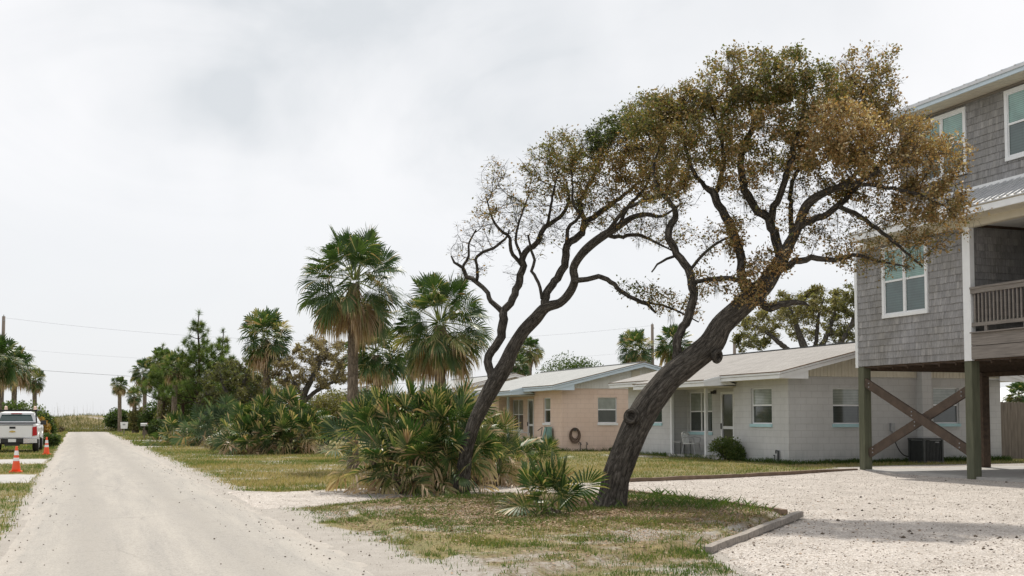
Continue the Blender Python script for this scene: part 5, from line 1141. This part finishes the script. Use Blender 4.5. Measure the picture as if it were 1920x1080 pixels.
def knot(c, r, dirv, parent):
    f = MB(); c = Vector(c); d = Vector(dirv).normalized(); a = d.orthogonal().normalized(); b_ = d.cross(a)
    pts = [c + d * r * .45 + (a * math.cos(q) + b_ * math.sin(q)) * r for q in np.linspace(0, 6.2832, 19)]; f.tube(pts, r * .42, 8, False, rough=.15); f.tube([c - d * r * .5, c + d * r * .35], [r * .95, r * .75], 14, True); f.build('knot', 'oak_bark', parent, True)
oak = [o for o in sc.objects if o.name == 'live_oak'][0]
k1 = atD(1186, 782, 18.72); knot(k1, .10, (-.75, -.65, .25), oak); k2 = atD(1342, 668, 18.72); knot(k2, .085, (.3, -.95, -.2), oak)
# ------------------------------------------------------------------ background oaks with fine olive crowns
def bgoak(label, D, limbs, clumps, seed, lm='oak_leaf_olive', leaf=.11, name='wind_shaped_oak', twig=.007, step=.2, kill=.36, bk='grey_bark', lpc=2.0):
    b0 = atD(limbs[0][0][0], limbs[0][0][1], D); b0 = Vector((b0.x, b0.y, 0)); return tree_from(name, label, 'tree', limbs, clumps, D, seed, lm, leaf, lpc, base=b0, barkm=bk, step=step, twig=twig, kill=kill, ad=2.2, fuzz=5000)
bgoak('broad olive brown oak behind the tan roof and left of the stilt house', 50, [[(1520,835,11,0),(1522,760,10,0),(1518,700,9,0),(1512,665,8,0),(1500,630,6,0),(1490,600,4,0),(1480,575,2,0)], [(1515,690,6,0),(1470,650,5,0),(1440,625,3.5,0),(1410,610,2,0)], [(1515,680,6,0),(1545,640,5,.5),(1560,600,4,1),(1570,560,2,1)], [(1518,700,6,0),(1570,650,5,-1),(1595,610,4,-1),(1605,580,2,-1)], [(1518,690,5,0),(1530,640,4,1),(1535,590,3,1),(1545,560,2,1)]],
   [(1430,610,52,34,0,3,80,1500,.6),(1480,580,50,34,0,3,80,1500,.6),(1545,565,60,32,0,3,90,1900,.5),(1595,570,34,40,0,3,80,2200,.4),(1520,610,70,30,1,3,70,900,.5),(1410,645,34,18,0,2,40,900,.4),(1590,625,30,30,0,2,50,900,.4)], 21)
bgoak('bare twiggy brown oak behind the palmetto mound', 58, [[(560,838,8,0),(562,780,7,0),(570,740,6,0),(585,710,5,0),(600,680,3.5,0),(615,655,2,0)], [(565,760,5,0),(590,735,4,0),(625,715,3,0),(640,690,2,0)], [(568,745,4,0),(550,715,3,0),(540,690,2,0)]],
   [(600,655,45,26,0,3,100,1700,.75),(560,690,50,34,0,3,110,1500,.7),(620,700,40,34,0,3,90,1400,.7),(535,720,36,30,0,2.5,70,900,.6),(645,670,24,30,0,2,50,700,.7)], 22, 'dry_leaf', .12)
bgoak('grey branched olive oak among the pines on the right roadside', 66, [[(440,835,6,0),(438,790,5,0),(425,760,4.5,0),(405,742,4,0),(385,738,2,0)], [(438,780,4,0),(450,740,4,0),(462,705,3,0),(470,680,2,0)], [(438,770,4,0),(420,725,3,0),(412,700,2,0)]],
   [(460,700,50,34,0,3,90,3200,.3),(420,715,48,40,0,3,90,3000,.2),(480,735,44,34,0,3,70,2200,.35),(400,770,34,30,0,2.5,50,1500,.15)], 23, 'oak_leaf_olive', .12)
# ------------------------------------------------------------------ palms
palm('tall cabbage palm with a full green crown and brown skirt at the picture centre left', 664, 444, 33.4, 100, basepx=663, r=.155, hero=5)
palm('second big cabbage palm with a drooping crown between the tall palm and the leaning oak', 825, 528, 31.5, 94, basepx=828, r=.15, hero=6)
palm('lower cabbage palm crown half hidden right behind the tall palm trunk', 705, 612, 40, 62, k=1, r=.15)
palm('cabbage palm with round crown standing above the brown twiggy oak', 499, 585, 58, 58, k=2, r=.17)
palm('small distant cabbage palm nearest the dunes on the right of the road', 225, 706, 122, 19, k=0, r=.2)
palm('slim roadside cabbage palm second from the dunes with brown hanging fronds', 272, 674, 98, 30, k=1, r=.17)
palm('short shaggy cabbage palm crown low beside the slim roadside palm', 252, 728, 112, 18, k=2, r=.2)
palm('roadside cabbage palm tucked behind the leftmost pine', 303, 652, 88, 30, basepx=296, k=0, r=.18)
palm('roadside cabbage palm with pale grey trunk left of the dark pine', 330, 660, 74, 32, basepx=323, k=2, r=.17)
palm('nearest left side cabbage palm cut by the picture edge', -4, 632, 66, 54, basepx=3, k=1, r=.17)
palm('left side cabbage palm just behind the one at the picture edge', 30, 650, 76, 42, basepx=26, k=0, r=.17)
palm('small left side cabbage palm standing alone above the bushes', 65, 692, 96, 24, k=2, r=.18)
palm('cabbage palm head seen above the pink house roof beside the slim oak', 992, 632, 76, 30, k=0, r=.17)
palm('lower cabbage palm head behind the third house gable', 970, 664, 70, 26, k=1, r=.17)
palm('cabbage palm left of the wooden pole behind the pink gable', 1190, 622, 66, 40, k=2, r=.17)
palm('cabbage palm right of the wooden pole behind the thin oak limb', 1262, 612, 70, 42, k=1, r=.17)
palm('brown fringed palm crown seen beyond the eave at the right edge', 1912, 716, 52, 34, k=1, r=.17)
palm('small palm crown low behind the second big palm', 770, 655, 62, 30, k=0, r=.17)
# ------------------------------------------------------------------ pines
def pine(label, px, topy, D, basey, spread, seed, low=.42, lv=9, basepx=None):
    rng = random.Random(seed); rn = np.random.RandomState(seed); b0 = atD(basepx or px, 784, D); tp = atD(px, topy, D); z0 = float(gz(b0.x, b0.y))
    t = thing('pine_tree', label, 'pine tree', (b0.x, b0.y, z0), 'roadside pines'); Ht = tp.z - z0; Rm = spread * D / F
    tb = MB(); lb = MB(); P = []
    pts = [Vector((b0.x, b0.y, z0 - .1)).lerp(tp, k / 8) + Vector((rng.gauss(0, .04), rng.gauss(0, .04), 0)) for k in range(9)]; tb.tube(pts, [.15 * (1 - k / 8) + .025 for k in range(9)], 10, True, rough=.05)
    tufts = [tp]
    for l in range(lv):
        f = l / lv; z = z0 + Ht * (low + (1 - low) * (.90 - .90 * (1 - f) ** 1.0) + .02); nb = rng.choice((4, 5, 6)) if f < .55 else rng.choice((3, 4)); a0 = rng.random() * 6
        for k in range(nb):
            az = a0 + k * 6.283 / nb + rng.gauss(0, .2); ln = Rm * ((1.0 - .72 * f) if f < .55 else (.78 - .62 * f)) * rng.uniform(.6, 1.05); rise = ln * rng.uniform(.25, .65); c = tp.lerp(Vector((b0.x, b0.y, z0)), 1 - (z - z0) / Ht)
            e = c + Vector((math.cos(az) * ln, math.sin(az) * ln, rise)); m_ = c.lerp(e, .5) - Vector((0, 0, ln * .06)); lb.tube([c, m_, e], [.035, .025, .012], 5, False); tufts.append(e)
            for q in range((rng.choice((2, 3, 4)) + 2) if f < .6 else rng.choice((0, 1, 2))):
                s = rng.uniform(.35, .95); b2 = c.lerp(e, s); e2 = b2 + Vector((rng.gauss(0, .3), rng.gauss(0, .3), rng.uniform(.05, .4))) * min(1, ln * .7); lb.tube([b2, e2], [.014, .007], 4, False); tufts.append(e2)
    V = []; vv = []
    for c in tufts:
        n = 75; d = rn.randn(n, 3); d[:, 2] = d[:, 2] + .5; d /= np.linalg.norm(d, axis=1)[:, None]; s = rn.randn(n, 3) * .5 + d * 0; s = np.cross(d, s); s /= np.linalg.norm(s, axis=1)[:, None]
        o = np.array(tuple(c)) + d * .02 + np.array([0, 0, -.3]) * rn.rand(n, 1) * .75; L_ = (.25 + .12 * rn.rand(n))[:, None]
        V.append(np.stack([o - s * .011, o + s * .011, o + d * L_], 1).reshape(-1, 3)); vv.append(np.clip(.42 + .2 * rn.randn(n) + .25 * rng.gauss(0, .6), 0, 1))
    tb.build('trunk', 'pine_bark', t, True); lb.build('limb', 'pine_bark', t, True); V = np.concatenate(V); link_mesh('crown', V, np.arange(len(V)).reshape(-1, 3), 'pine_needle', t, np.concatenate(vv))
pine('tallest roadside pine with separate needle tufts at its top', 373, 585, 71, 830, 76, 1, .26, 13)
pine('lower bushy roadside pine right of the tallest pine', 418, 618, 76, 830, 50, 2, .28, 11)
pine('leftmost roadside pine with dense dark needles', 306, 646, 83, 825, 48, 3, .38, 8)
pine('low broad roadside pine in front of the pale palm trunk', 342, 668, 78, 828, 46, 5, .4, 7)
# ------------------------------------------------------------------ palmettos
def cr(dx, dd): return (dx * math.cos(PHI) + dd * math.sin(PHI), -dx * math.sin(PHI) + dd * math.cos(PHI))
def hubs(lst): return [cr(a, b_) + (z, 0) for a, b_, z in lst]
c0 = onz(780, 925); palmetto('large palmetto clump with brown tipped fronds and dark stems left of the slim oak', tuple(c0), hubs([(-.45, -.35, 0.43), (-.05, .2, 0.97), (.25, -.4, 0.48), (.55, .1, 0.92), (-.95, .2, 0.72), (-.65, .6, 1.07), (.05, .8, 1.22), (.75, .6, 1.07), (.95, -.1, 0.43), (-.15, -.55, 0.28), (.35, .5, 1.12)]), 24, .62, .62, 1, seg=21, dry=.6, lowdead=.3)
c0 = onz(915, 912); palmetto('palmetto clump with orange brown fans right behind the slim oak trunk', tuple(c0), hubs([(-.1, .1, .4), (.2, -.2, .3), (.0, .7, .8), (-.4, .3, .7), (.25, .4, .6)]), 19, .55, .58, 2, dry=.75, lowdead=.5)
c0 = onz(992, 890); palmetto('dark green palmetto between the slim oak and the pink house', tuple(c0), hubs([(0, 0, .15), (.3, .4, .2), (-.4, .3, .2)]), 18, .45, .5, 3, dry=.15, lowdead=.15)
c0 = onz(1030, 972); palmetto('small low palmetto in front of the big oak foot', tuple(c0), hubs([(0, 0, .15), (-.12, .06, .1), (.12, .08, .12)]), 15, .38, .48, 4, dry=.3, seg=21, lowdead=.4)
c0 = onz(515, 851); palmetto('broad round palmetto mound across the grass beside the road', tuple(c0), hubs([(-1.5, -.2, .5), (-.8, -.5, .6), (0, -.4, .9), (.8, -.4, .7), (1.5, 0, .5), (-.5, .6, 1.2), (.4, .7, 1.4), (1.1, .7, 1.0), (-1.2, .6, .9), (0, 1.2, 1.6), (-.4, -.9, .3), (.5, -.9, .3)]), 24, .75, .78, 5, dry=.35, seg=16, lowdead=.2)
c0 = onz(402, 838); palmetto('blue green palmetto with tan tips left of the palmetto mound', tuple(c0), hubs([(0, 0, .6), (.7, .3, .5), (-.8, .4, .6), (.2, 1, 1.1)]), 20, .9, .85, 6, 'fan_leaf_blue', dry=.25, seg=15, lowdead=.2)
c0 = onz(352, 836); palmetto('dark spiky palmetto under the tallest pine', tuple(c0), hubs([(0, 0, .3), (-.9, .5, .4), (.8, .3, .4)]), 20, .9, .85, 7, dry=.1, seg=15, lowdead=.1)
c0 = onz(600, 846); palmetto('low palmetto at the right foot of the palmetto mound', tuple(c0), hubs([(0, 0, .3), (-.8, -.3, .2)]), 12, .6, .55, 8, dry=.3, seg=15)
# ------------------------------------------------------------------ shrubs and hedges
def sh(name, label, px, D, wpx, hpx, n, seed, mat='shrub_leaf', leaf=.1, cat='shrub', vm=.5, lumps=16, deep=.8, **k):
    p = atD(px, 784, D); rx = wpx / 2 * D / F; return shrub(name, label, cat, (p.x, p.y), rx, rx * deep, hpx * D / F, n, mat, leaf, seed, lumps, vm, **k)
c_ = onx(1365, 862, Xw - .55); shrub('porch_bush', 'glossy dark green bush in front of the grey house porch', 'shrub', (c_.x, c_.y), .62, .55, .82, 5200, 'shrub_leaf', .065, 31, 16, .55)
sh('cedar_tree', 'rounded dark green treetop behind the pink house roof', 1078, 84, 112, 182, 24000, 54, leaf=.15, cat='tree', vm=.4, lumps=30)
sh('hedge_shrub', 'low dark hedge at the corner of the pink house', 1032, 50.5, 44, 18, 2600, 32, leaf=.07)
sh('dune_shrub', 'big dark green shrub right where the road meets the dunes', 226, 128, 48, 50, 6000, 33, leaf=.26, vm=.3, lumps=22)
sh('roadside_shrub', 'olive grey shrub next to the big dark dune shrub', 258, 112, 34, 56, 5000, 34, 'oak_leaf_olive', .2, vm=.4)
sh('roadside_shrub', 'round dark bush beside the white mailbox', 297, 80, 46, 40, 5000, 35, leaf=.13, vm=.25)
sh('roadside_shrub', 'dark shrub between the palm trunks behind the mailbox', 283, 96, 54, 72, 6500, 36, leaf=.17, vm=.35)
sh('roadside_shrub', 'tall olive shrub mass behind the pale palm trunk', 335, 84, 70, 100, 9000, 37, 'oak_leaf_olive', .16, vm=.35, lumps=22)
sh('roadside_shrub', 'dense green shrub behind the pine trunk', 385, 80, 90, 110, 11000, 38, leaf=.15, vm=.55, lumps=24)
sh('roadside_shrub', 'tall green thicket behind the palmetto mound', 475, 70, 130, 150, 17000, 39, leaf=.14, vm=.6, lumps=28)
sh('roadside_shrub', 'brown olive thicket right of the palmetto mound', 610, 64, 100, 112, 12000, 40, 'oak_leaf_olive', .13, vm=.5, lumps=24)
sh('roadside_shrub', 'dark thicket behind the large palmetto clump', 705, 54, 120, 125, 13000, 41, leaf=.12, vm=.35, lumps=26)
sh('roadside_shrub', 'dark leafy shrub between large palmetto clump and pink house', 872, 42, 70, 92, 9000, 42, leaf=.1, vm=.3, lumps=20)
sh('dead_brush', 'heap of dead brown brush at the left foot of the palmetto mound', 408, 54, 46, 22, 1400, 43, 'dry_leaf', .14, 'brush', .5, 14, asp=.16)
sh('dead_brush', 'dry grey grass clump beside the dark spiky palmetto', 330, 66, 40, 24, 2400, 44, 'dry_leaf', .22, 'brush', .7, 12, asp=.08)
sh('verge_shrub', 'large green leafy thicket behind the pickup truck', 20, 70, 100, 82, 10000, 45, leaf=.16, vm=.6, lumps=28)
sh('verge_shrub', 'dark dense bush right of the pickup truck roof', 80, 84, 40, 56, 6000, 46, leaf=.17, vm=.3, lumps=20)
sh('verge_shrub', 'low dark green bush right of the pickup tailgate', 92, 59, 34, 30, 4200, 47, leaf=.11, vm=.35)
sh('verge_shrub', 'upper yellow orange flowering bush beside the pickup cab', 69, 66, 18, 62, 2600, 48, 'yellow_leaf', .14, vm=.5)
sh('verge_shrub', 'lower yellow orange flowering bush beside the pickup cab', 78, 63, 28, 46, 2600, 49, 'yellow_leaf', .13, vm=.5)
sh('dune_shrub', 'round grey brown bush on the left foot of the dunes', 113, 118, 12, 14, 1200, 50, 'dry_leaf', .2, vm=.3)
sh('verge_shrub', 'brown tinted bush behind the dark bush near the left dunes', 97, 98, 16, 40, 2200, 51, 'oak_leaf_olive', .18, vm=.6)
sh('garden_shrub', 'golden brown shrub beyond the fence at the right edge', 1900, 60, 44, 60, 4000, 52, 'dry_leaf', .12, vm=.6)
sh('garden_shrub', 'green treetop peeking above the tan ridge beside the short pole', 1405, 66, 50, 108, 4000, 53, 'shrub_leaf', .13, vm=.6)
# ------------------------------------------------------------------ ground cover (nobody could count it)
def blades(name, label, n, box, hgt, wid, seed, dens, mat='grass_blade', vm=.45, vs_=.2, lean=.5, zoff=0, clump=1.0):
    rn = np.random.RandomState(seed); x0, x1, y0, y1 = box; X = []; Y = []; tot = 0
    while tot < n:
        x = x0 + rn.rand(n) * (x1 - x0); y = y0 + rn.rand(n) ** 1.35 * (y1 - y0); d = dens(x, y) * (1 + clump * 2.4 * (fbm(x * 1.6, y * 1.6, 4) - .5)); ok = rn.rand(n) < d * .9; X.append(x[ok]); Y.append(y[ok]); tot += ok.sum()
    x = np.concatenate(X)[:n]; y = np.concatenate(Y)[:n]; z = gz(x, y) + zoff; n = len(x); f = fbm(x * .9 + 3, y * .9, 3)
    h = hgt * (.35 + rn.rand(n) ** 1.6 * 1.0) * (.55 + .9 * f); a = rn.rand(n) * 6.283; ln = lean * rn.rand(n); b_ = rn.rand(n) * 6.283
    P = np.stack([x, y, z - .005], 1); s = np.stack([np.cos(a), np.sin(a), 0 * a], 1) * (wid * .5 * (.7 + .6 * rn.rand(n)))[:, None]
    D = np.stack([np.cos(b_) * ln, np.sin(b_) * ln, 1 - .3 * ln], 1) * h[:, None]; V = np.stack([P - s, P + s, P + D * .55 + s * .6, P + D * 1.0 + np.stack([np.cos(b_), np.sin(b_), 0 * b_], 1) * (h * ln * .4)[:, None]], 1).reshape(-1, 3)
    v = np.clip(vm + vs_ * rn.randn(n) + .9 * (fbm(x * .45 + 20, y * .45 + 7, 3) - .5), 0, 1); return tag(link_mesh(name, V, np.arange(4 * n).reshape(n, 4), mat, None, v), label, 'grass', kind='stuff')
isl = [(2.6, 7.5), (5.1, 8.0), (5.75, 9.6), (6.4, 11.6), (10.1, 15.2), (10.0, 20.6), (7.2, 21.2), (2.8, 19.4)]
blades('island_grass', 'patchy short green and straw grass on the sandy island under the oaks', 60000, (2.3, 10.3, 8.2, 21.4), .06, .008, 1, lambda x, y: np.where(inpoly(x, y, isl), grass_density(x, y) ** 1.3 * np.clip(sstep(.48, .60, fbm(x * 2.6 + 11, y * 2.6, 3)) + .10, 0, 1), 0), vm=.34, clump=1.0)
blades('island_weeds', 'taller green weeds behind the gravel corner timber', 1800, (4.5, 10.3, 11, 21), .15, .011, 2, lambda x, y: np.where(inpoly(x, y, isl), np.clip(np.exp(-((x - 9.5) ** 2 / 1.0 + (y - 17.6) ** 2 / 3.0)) * 1.3 + np.exp(-((x - 5.6) ** 2 / 1.0 + (y - 20.2) ** 2 / .5)) * .8 + .05 * (fbm(x * 1.4, y * 1.4, 3) > .62), 0, 1), 0), vm=.15, vs_=.1, lean=.9, clump=1.4)
blades('lawn_grass', 'mown green and tan lawn grass in front of the block houses', 90000, (7, 30, 24.3, 52), .07, .013, 3, lambda x, y: grass_density(x, y) * (x > 7) * ~((x > Xw - .05) & (y > Yw)), vm=.60)
blades('roadside_grass', 'rough tan and green grass along the right side of the road', 90000, (1.5, 9, 23.5, 72), .085, .015, 4, lambda x, y: grass_density(x, y) ** 1.3, vm=.58)
blades('far_grass', 'pale grass strip toward the dunes', 30000, (-8, 8, 60, 134), .16, .04, 5, lambda x, y: grass_density(x, y), vm=.45)
blades('verge_grass', 'green and straw grass patches on the left verge', 80000, (-9, -.9, 12, 62), .085, .014, 6, lambda x, y: grass_density(x, y) ** 1.4, vm=.45)
blades('dune_grass', 'thin sea oats and beach grass on the dunes', 40000, (-22, 26, 133, 160), .40, .05, 7, lambda x, y: .7 * sstep(.30, .6, fbm(x * .2, y * .2, 3)), 'oak_leaf_olive', vm=.25, vs_=.25, lean=.35)
blades('sea_oats', 'tall bare sea oat stalks along the dune top', 110, (-10, 10, 140, 150), 2.0, .016, 8, lambda x, y: .5 + 0 * x, 'dry_leaf', vm=.3, lean=.12)
def litter():
    rn = np.random.RandomState(3); n = 42000; x = 6.9 + rn.randn(n) * 2.3; y = 17.2 + rn.randn(n) * 3.0; ok = ~inpoly(x, y, GRAVEL) | (rn.rand(n) < .10); ok &= (x > 3.2) & (y > 9.5); x = x[ok]; y = y[ok]
    P = np.stack([x, y, gz(x, y) + .012], 1); V, Fq, _ = leaves_np(P, .05, rn, None, up=0); V = V.reshape(-1, 4, 3); V[:, :, 2] = P[:, None, 2] + (V[:, :, 2] - P[:, None, 2]) * .25 + .006
    tag(link_mesh('leaf_litter', V.reshape(-1, 3), Fq, 'litter_leaf', None, rn.rand(len(x))), 'dead brown oak leaves strewn under the oaks', 'leaf litter', kind='stuff')
litter()
def pebbles(name, label, n, sampler, r0, mat, seed, vv=None):
    rn = np.random.RandomState(seed); x, y = sampler(rn, n); z = gz(x, y); n = len(x); r = r0 * (.5 + rn.rand(n) ** 3 * 1.6)
    o = np.array([[1, 0, 0], [0, 1, 0], [-1, 0, 0], [0, -1, 0], [0, 0, .6], [0, 0, -.6]]) ; a = rn.rand(n) * 6.283; ca, sa = np.cos(a), np.sin(a)
    jj = o[None] * (.75 + .5 * rn.rand(n, 6, 1)); vx = jj[:, :, 0] * ca[:, None] - jj[:, :, 1] * sa[:, None]; vy = jj[:, :, 0] * sa[:, None] + jj[:, :, 1] * ca[:, None]
    V = np.stack([x[:, None] + vx * r[:, None], y[:, None] + vy * r[:, None], z[:, None] + .012 + r[:, None] * .3 + jj[:, :, 2] * r[:, None]], -1).reshape(-1, 3)
    fc = np.array([[0, 1, 4], [1, 2, 4], [2, 3, 4], [3, 0, 4], [1, 0, 5], [2, 1, 5], [3, 2, 5], [0, 3, 5]]); Fq = (fc[None] + (np.arange(n) * 6)[:, None, None]).reshape(-1, 3)
    tag(link_mesh(name, V, Fq, mat, None, np.repeat(rn.rand(n), 8)), label, 'pebbles', kind='stuff')
leafmat('pebble', [(0, (.12, .095, .075)), (.15, (.24, .19, .15)), (.3, (.46, .40, .35)), (.7, (.62, .57, .52)), (1, (.76, .72, .68))], .85, 0.0, .2)
def sg(rn, n):
    x = 4 + rn.rand(n) * 17; y = 9 + rn.rand(n) ** 1.5 * 18; ok = inpoly(x, y, GRAVEL); return x[ok], y[ok]
pebbles('gravel_stones', 'loose pale shell gravel stones on the driveway', 52000, sg, .0075, 'pebble', 1)
def sr(rn, n):
    y = 9 + rn.rand(n) ** 1.4 * 30; x = np.where(rn.rand(n) < .6, roadR(y) + rn.randn(n) * .5, roadL(y) + rn.randn(n) * .4); return x, y
leafmat('road_bit', [(0, (.06, .05, .04)), (.6, (.16, .13, .10)), (1, (.4, .36, .31))], .9, 0.0, .2)
pebbles('road_debris', 'small stones and bits along the sandy road edges', 1100, sr, .009, 'road_bit', 2)

blades('wall_foot_grass', 'dark weedy grass along the foot of the grey house walls', 9000, (19.3, 28.2, 29.9, 41.6), .16, .014, 11, lambda x, y: ((x < Xw) & (x > Xw - .28) | (y < Yw) & (y > Yw - .3) & (x > Xw)) * 1.0, vm=.08, vs_=.12, lean=.6)
blades('wall_foot_weeds', 'dark weeds along the foot of the pink house walls', 3000, (18.2, 27, 45.6, 54), .16, .02, 12, lambda x, y: ((x < Xp) & (x > Xp - .3) | (y < Yp) & (y > Yp - .3) & (x > Xp)) * 1.0, vm=.08, vs_=.12, lean=.6)
def bigs(rn, n):
    x, y = sg(rn, n); k = (np.hypot(x - 10.6, y - 14.6) < 2.2 + rn.rand(len(x)) * 2) | (rn.rand(len(x)) < .25); return x[k], y[k]
pebbles('gravel_clods', 'darker clods and bigger stones scattered on the gravel near the timber corner', 1300, bigs, .017, 'road_bit', 5)
